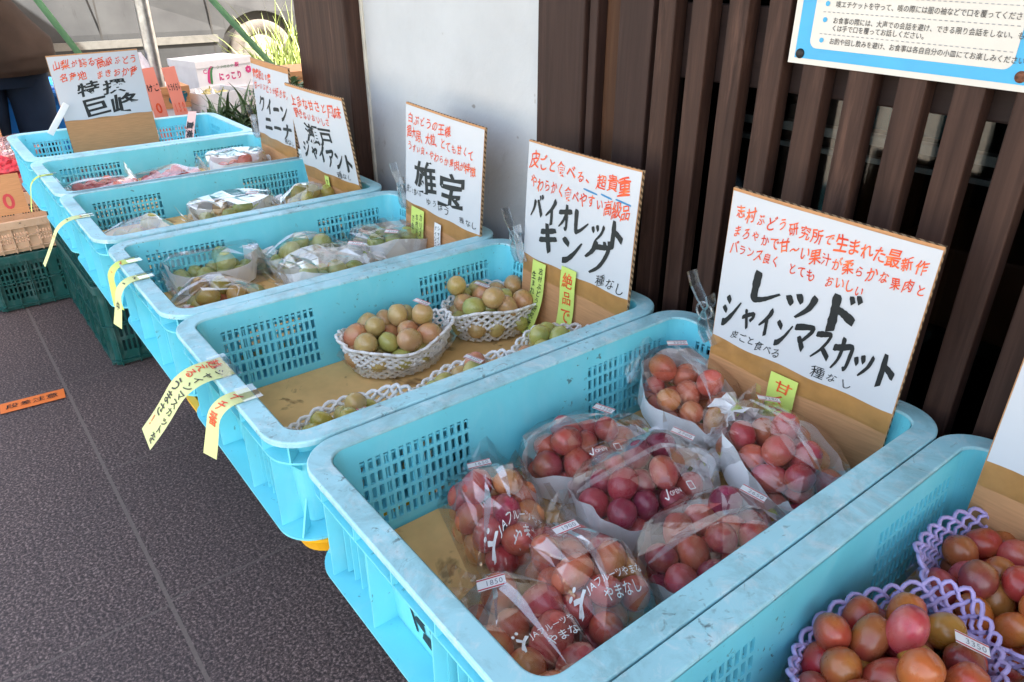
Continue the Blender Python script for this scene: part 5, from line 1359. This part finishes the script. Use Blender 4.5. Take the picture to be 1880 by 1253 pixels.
# ------------------------------------------------------------------ pole, straps, awning
t = thing('awning_pole', 'galvanised steel awning pole standing behind the farthest sign', 'pole', (-2.66, .707, 0), (0, 0, 0))
mb = MB(); mb.tube([(0, 0, 0), (0, .006, RIM+1.6)], .030, 20); mb.build('pole', M['steel'], t)
mb = MB(); mb.box((-.09, -.09, 0), (.09, .09, .008)); mb.build('base_plate', M['steel'], t)
t = thing('awning', 'dark blue awning sheet stretched above the left stall', 'awning', (-3.9, 0, RIM+1.62))
mb = MB()
mb.prism([(-5.75, -2.4), (-2.62, -2.4), (-2.62, .72), (-4.85, 2.28), (-5.75, .31)], lambda x, y: (x+3.9, y, -.02), lambda x, y: (x+3.9, y, -.016)); mb.build('sheet', M['tarp'], t)
def strap(label, a, b, w=.017):
    A, B = Vector(a), Vector(b); mb = MB(); n = 14; vs = []
    for i in range(n+1):
        p = A.lerp(B, i/n); p.z -= .02*math.sin(math.pi*i/n); vs += [p + Vector((.004, w, w*.35)), p - Vector((.004, w, w*.35))]
    mb.add(vs, [(2*i, 2*i+1, 2*i+3, 2*i+2) for i in range(n)], 0, True)
    o = mb.build('tie_strap', M['strap'], None); md = o.modifiers.new('thick', 'SOLIDIFY'); md.thickness = .003
    return tag(o, label, 'strap', 'green tie straps of the awning')
def through(p, q, z):
    p, q = Vector(p), Vector(q); k = (z-p.z)/(q.z-p.z); return p + (q-p)*k
a, b_ = (-3.2, .394, RIM+.349), (-3.2, .506, RIM+.114)
strap('pale green strap slanting down behind the crouched person', through(a, b_, RIM+1.55), through(a, b_, .29), .014)
a, b_ = (-3.2, 1.213, RIM+.326), (-3.2, 1.464, RIM+.008)
strap('dark green strap slanting down in front of the wheel', through(a, b_, RIM+1.2), through(a, b_, .10), .016)

# ------------------------------------------------------------------ bins behind the person
t = thing('storage_bin', 'bright blue plastic bin behind the person', 'bin', (-3.85, .30, .0)); o3 = (0, 0, 0)
mb = MB(); mb.prism([(-.22, -.30), (.22, -.30), (.22, .24), (-.22, .24)], lambda x, y: (x*.88, y*.88, 0), lambda x, y: (x, y, .64)); mb.build('body', M['bin_blue'], t, bevel=.012)
mb = MB(); mb.box((-.24, -.32, .641), (.24, .26, .675)); mb.ellipsoid((0, -.02, .68), (.2, .26, .05), 24, 10); mb.build('lid', M['bin_blue'], t, bevel=.008)
mb = MB(); mb.ellipsoid((-3.1, .60, RIM-.18), (.05, .06, .10), 20, 14); tag(mb.build('produce_bag', M['netpink']), 'pink clear bag hanging beside the farthest sign', 'produce bag')

# ------------------------------------------------------------------ person
def loft(mb, rings0, n=20, mi=0, cap=True):
    """rings: (centre, rx, ry, waviness), subdivided between"""
    rings = []
    for (c0, a0, b0, w0), (c1, a1, b1, w1) in zip(rings0[:-1], rings0[1:]):
        for k in range(5): q = k/5; rings.append((tuple(c0[i]+(c1[i]-c0[i])*q for i in range(3)), a0+(a1-a0)*q, b0+(b1-b0)*q, w0+(w1-w0)*q))
    rings.append(rings0[-1]); vs = []
    for c, rx, ry, wob in rings:
        for k in range(n):
            a = 2*math.pi*k/n; w = 1 + wob*math.sin(3*a + c[2]*9) + wob*.6*math.sin(7*a - c[2]*14)
            vs.append((c[0]+rx*math.cos(a)*w, c[1]+ry*math.sin(a)*w, c[2]))
    fs = [(i*n+k, i*n+(k+1) % n, (i+1)*n+(k+1) % n, (i+1)*n+k) for i in range(len(rings)-1) for k in range(n)]
    mb.add(vs, fs, mi, True)
    if cap: mb.add(vs[:n], [tuple(range(n))[::-1]], mi); mb.add(vs[-n:], [tuple(range(n))], mi)
PX, PY = -3.46, .180
t = thing('person', 'person in a brown work coat and dark jeans leaning over the left stall', 'person', (PX, PY, 0))
me = bpy.data.meshes.new('body')
sk = {'pel': (0, 0, .86), 'wai': (.01, -.04, 1.02), 'che': (.02, -.16, 1.22), 'nec': (.02, -.26, 1.36), 'hd1': (.02, -.31, 1.44), 'hd2': (.02, -.35, 1.56),
      'hL': (.0, -.11, .82), 'kL': (.03, -.13, .46), 'aL': (.0, -.10, .09), 'tL': (.02, -.26, .035), 'hR': (.0, .10, .82), 'kR': (.03, .06, .46), 'aR': (.0, .11, .09), 'tR': (.02, -.05, .035),
      's1': (.17, -.18, 1.27), 'e1': (.25, -.28, 1.03), 'w1': (.22, -.46, .90), 'p1': (.20, -.54, .87), 's2': (-.15, -.18, 1.27), 'e2': (-.20, -.30, 1.03), 'w2': (-.10, -.48, .92), 'p2': (-.06, -.56, .89)}
ra = {'pel': .15, 'wai': .13, 'che': .145, 'nec': .058, 'hd1': .075, 'hd2': .088, 'hL': .09, 'kL': .06, 'aL': .042, 'tL': .035, 'hR': .09, 'kR': .06, 'aR': .042, 'tR': .035,
      's1': .06, 'e1': .045, 'w1': .030, 'p1': .034, 's2': .06, 'e2': .045, 'w2': .030, 'p2': .034}
fing = []
for hname, wname, sgn in (('p1', 'w1', 1), ('p2', 'w2', -1)):
    c = Vector(sk[hname]); d = (c - Vector(sk[wname])).normalized(); sidev = d.cross(Vector((0, 0, 1))).normalized()
    for k in range(5):
        off_ = (k-1.5)*.018 if k < 4 else -.040*sgn; ln_ = (.062, .072, .068, .052, .045)[k]
        b0 = c + sidev*off_ + d*(.028 if k < 4 else -.01); m1 = b0 + d*ln_*.5 + Vector((0, 0, -.008)); e1 = b0 + d*ln_*.9 + Vector((0, 0, -.028))
        nm = f'{hname}f{k}'; sk[nm+'a'], sk[nm+'b'], sk[nm+'c'] = tuple(b0), tuple(m1), tuple(e1); ra[nm+'a'], ra[nm+'b'], ra[nm+'c'] = .011, .0095, .008
        fing += [(hname, nm+'a'), (nm+'a', nm+'b'), (nm+'b', nm+'c')]
keys = list(sk); ed = [('pel','wai'),('wai','che'),('che','nec'),('nec','hd1'),('hd1','hd2'),('pel','hL'),('hL','kL'),('kL','aL'),('aL','tL'),('pel','hR'),('hR','kR'),('kR','aR'),('aR','tR'),('che','s1'),('s1','e1'),('e1','w1'),('w1','p1'),('che','s2'),('s2','e2'),('e2','w2'),('w2','p2')] + fing
me.from_pydata([sk[k] for k in keys], [(keys.index(a), keys.index(b)) for a, b in ed], [])
ob = bpy.data.objects.new('body', me); COL.objects.link(ob)
ms = ob.modifiers.new('skin', 'SKIN'); ob.modifiers.new('sub', 'SUBSURF').levels = 1; ob.modifiers['sub'].render_levels = 2; ms.use_smooth_shade = True
for i, k in enumerate(keys): me.skin_vertices[0].data[i].radius = (ra[k], ra[k]); me.skin_vertices[0].data[i].use_root = (k == 'pel')
me.materials.append(M['skin']); ob.parent = t
mb = MB()
loft(mb, [((0, .0, .800), .185, .215, .012), ((0, .005, .825), .205, .235, .02), ((0, .02, .89), .215, .245, .03), ((0, .015, .96), .20, .235, .03), ((.01, -.03, 1.04), .185, .21, .02), ((.02, -.11, 1.18), .19, .20, .02), ((.02, -.18, 1.30), .17, .16, .015), ((.02, -.235, 1.37), .09, .085, .01)], 36)
n_ = len(mb.v)
mb.v = [(x*(1+.040*mnoise.noise(Vector((x*6, y*6, z*16)))+.022*mnoise.noise(Vector((x*16, y*16, z*34)))), y*(1+.040*mnoise.noise(Vector((x*6+3, y*6, z*16)))+.022*mnoise.noise(Vector((x*16+3, y*16, z*34)))), z) for x, y, z in mb.v]
mb.build('coat', M['coat'], t)
mb = MB()
for s, y in ((-1, -.115), (1, .105)):
    loft(mb, [((0, y*1.0, .10), .075, .075, .03), ((.005, y, .2), .078, .08, .05), ((.02, y-.02, .46), .082, .086, .04), ((.01, y*.95, .66), .095, .10, .03), ((0, y*.85, .80), .11, .11, .02)], 20)
loft(mb, [((0, 0, .74), .125, .20, .02), ((0, 0, .84), .15, .205, .02), ((0, 0, .95), .14, .19, .01)], 24)
mb.build('jeans', M['jeans'], t)
mb = MB(); mb.tube([(.16, -.17, 1.29), (.21, -.23, 1.15), (.255, -.29, 1.03), (.245, -.37, .96)], [.075, .066, .058, .050], 16); mb.tube([(-.15, -.17, 1.29), (-.19, -.25, 1.14), (-.205, -.30, 1.03), (-.155, -.39, .97)], [.075, .066, .058, .050], 16); mb.build('shirt_sleeves', M['shirt'], t)
mb = MB(); mb.ellipsoid((.02, -.325, 1.545), (.092, .098, .092), 20, 14); mb.build('hair', M['hair'], t)
mb = MB()
mb.ellipsoid((.02, -.425, 1.49), (.012, .014, .018), 10, 8); mb.ellipsoid((.048, -.412, 1.515), (.010, .007, .007), 10, 8); mb.ellipsoid((-.008, -.412, 1.515), (.010, .007, .007), 10, 8); mb.ellipsoid((.02, -.405, 1.455), (.022, .008, .005), 10, 6)
mb.build('face', M['skin'], t)
for y in (-.16, .05):
    mb = MB(); mb.ellipsoid((.01, y, .042), (.05, .135, .042), 16, 10); mb.build('shoe', M['shoe'], t)

# ------------------------------------------------------------------ van in the sun
GZ = .20
t = thing('parked_van', 'dusty grey van parked in the sun beyond the cartons', 'van', (-6.8, 1.2, GZ)); o3 = (-6.8, 1.2, GZ)
WY, WZ, WR = 2.50, RIM-.275, .305
def arch(y, r): return [(y - r*math.cos(a), WZ - .02 + r*math.sin(a)) for a in [math.radians(q) for q in range(-8, 189, 8)]]
SILL = RIM - .38
prof = [(-1.55, SILL)] + [p for p in arch(-.45, .40)] + [p for p in arch(WY, .40)] + [(3.42, SILL+.03), (3.50, RIM+.05), (3.44, RIM+.32), (2.75, RIM+.50), (1.95, RIM+1.12), (-1.35, RIM+1.20), (-1.62, RIM+.5), (-1.60, RIM-.1)]
mb = MB()
n = len(prof)
def sec(k): 
    x = -6.0 if k == 0 else -7.6
    return [(x - (max(0, z-RIM-.35)*.22 if k == 0 else -max(0, z-RIM-.35)*.22), y, z) for y, z in prof]
a, b_ = sec(0), sec(1)
mb.add(a + b_, [tuple(range(n)), tuple(range(n, 2*n))[::-1]] + [(i, n+i, n+(i+1) % n, (i+1) % n) for i in range(n)], 0)
mb.build('body', M['car'], t, o3)
mb = MB(); mb.box((-6.5, -.85, GZ+.12), (-6.06, 2.95, RIM+.22)); mb.build('wheel_well', M['rubber'], t, o3)
mb = MB(); mb.prism([(-1.5, RIM-.135), (2.10, RIM-.135), (2.10, RIM-.075), (-1.5, RIM-.075)], lambda y, z: (-6.0, y, z), lambda y, z: (-5.982, y, z)); mb.build('lit_crease_strip', M['lit_crease'], t, o3, bevel=.006)  # added strip, paler than the body, for a crease catching light
mb = MB()
for y in (1.165, 2.06, -.1): mb.box((-6.0, y-.007, SILL+.01), (-5.9985, y+.007, RIM+.36))
mb.box((-6.0, -1.5, SILL+.075), (-5.9985, 2.06, SILL+.085)); mb.build('door_seam', M['seam'], t, o3)
mb = MB()
for y0, y1 in ((-1.2, -.1), (0, 1.1), (1.2, 1.95)):
    mb.add([(-6.018 - .22*.04, y0, RIM+.42), (-6.018 - .22*.04, y1+(.25 if y1 > 1.5 else 0), RIM+.42), (-6.0 - .22*.68+.004, y1-(.15 if y1 > 1.5 else 0), RIM+1.02), (-6.0 - .22*.68+.004, y0, RIM+1.02)], [(0,1,2,3)])
mb.build('side_window', M['carglass'], t, o3)
for y in (WY, -.45):
    w = MB()
    prof_w = [(.0, .185), (.03, .20), (.035, .29), (.02, WR), (-.16, WR), (-.18, .29)]
    m_ = 40
    w.add([(-6.045+px_, y + r*math.cos(2*math.pi*k/m_), WZ + r*math.sin(2*math.pi*k/m_)) for px_, r in prof_w for k in range(m_)], [(i*m_+k, i*m_+(k+1) % m_, (i+1)*m_+(k+1) % m_, (i+1)*m_+k) for i in range(len(prof_w)-1) for k in range(m_)], 0, True)
    wo_ = thing('wheel', None, None, (0, 0, 0)); wo_.parent = t
    w.build('tyre', M['tyre'], wo_, o3)
    w = MB(); pr2 = [(.028, .0), (.026, .05), (.010, .06), (.018, .16), (.008, .19), (-.02, .20)]
    w.add([(-6.045+px_, y + r*math.cos(2*math.pi*k/m_), WZ + r*math.sin(2*math.pi*k/m_)) for px_, r in pr2 for k in range(m_)], [(i*m_+k, i*m_+(k+1) % m_, (i+1)*m_+(k+1) % m_, (i+1)*m_+k) for i in range(len(pr2)-1) for k in range(m_)], 0, True)
    w.build('wheel_cover', M['rimw'], wo_, o3)
mb = MB(); mb.box((-6.35, 3.40, RIM+.10), (-6.0+.003, 3.475, RIM+.24)); mb.build('headlight', simple('headlamp', (.55, .57, .58), .1), t, o3, bevel=.02)
mb = MB(); mb.box((-7.5, 3.42, SILL-.02), (-6.08, 3.56, RIM-.02)); mb.build('bumper', M['seam'], t, o3, bevel=.03)

# sunlit grass beyond the post
leafy('tall sunlit grass clump in front of the van wheel', (-4.9, 2.27, .13), 420, 1.25, .42, 11, 'leaf_lit', .007, .45, 'grass_clump', 'grass')
leafy('bright grass clump nearest the dark post', (-4.45, 2.08, .03), 380, 1.25, .36, 12, 'leaf_lit', .007, .45, 'grass_clump', 'grass')
leafy('low sunlit weeds between the van and the strap', (-5.3, 2.3, .17), 300, .85, .45, 13, 'leaf_lit', .007, .5, 'grass_clump', 'grass')
# trees across the street, seen only as reflections and from the side
def tree(label, x, y, h, seed):
    t = thing('street_tree', label, 'tree', (x, y, 0), (0, 0, 0), 'trees across the street'); rr = random.Random(seed); mb = MB()
    mb.tube([(0, 0, 0), (.05, .03, h*.3), (0, .1, h*.6)], [.16, .12, .06], 10)
    for k in range(6): a = k*1.05; mb.tube([(0, .05, h*.4), (math.cos(a)*h*.15, math.sin(a)*h*.15, h*.58), (math.cos(a)*h*.25, math.sin(a)*h*.25, h*.75)], [.05, .03, .012], 6)
    mb.build('trunk', M['trunk'], t); mb = MB()
    for k in range(2600):
        p = Vector((rr.gauss(0, 1), rr.gauss(0, 1), rr.gauss(0, 1))); p = p.normalized()*(rr.random()**.4)
        p = p*(1+.35*mnoise.noise(p*2.2+Vector((seed, 0, 0)))); c = Vector((p.x*h*.34, p.y*h*.34, h*.68+p.z*h*.28)); s = h*.022
        u = Vector((rr.uniform(-1, 1), rr.uniform(-1, 1), rr.uniform(-1, 1))).normalized()*s; w = u.orthogonal().normalized()*s*.6
        mb.add([c-u, c+w, c+u, c-w], [(0,1,2,3)])
    mb.build('crown', M['leaf'], t)
tree('broad leafy tree across the street on the left', -9.5, -7, 5.5, 1)
tree('taller leafy tree across the street on the right', 2.5, -16, 7.0, 2)
bpy.data.objects.remove(_fo)
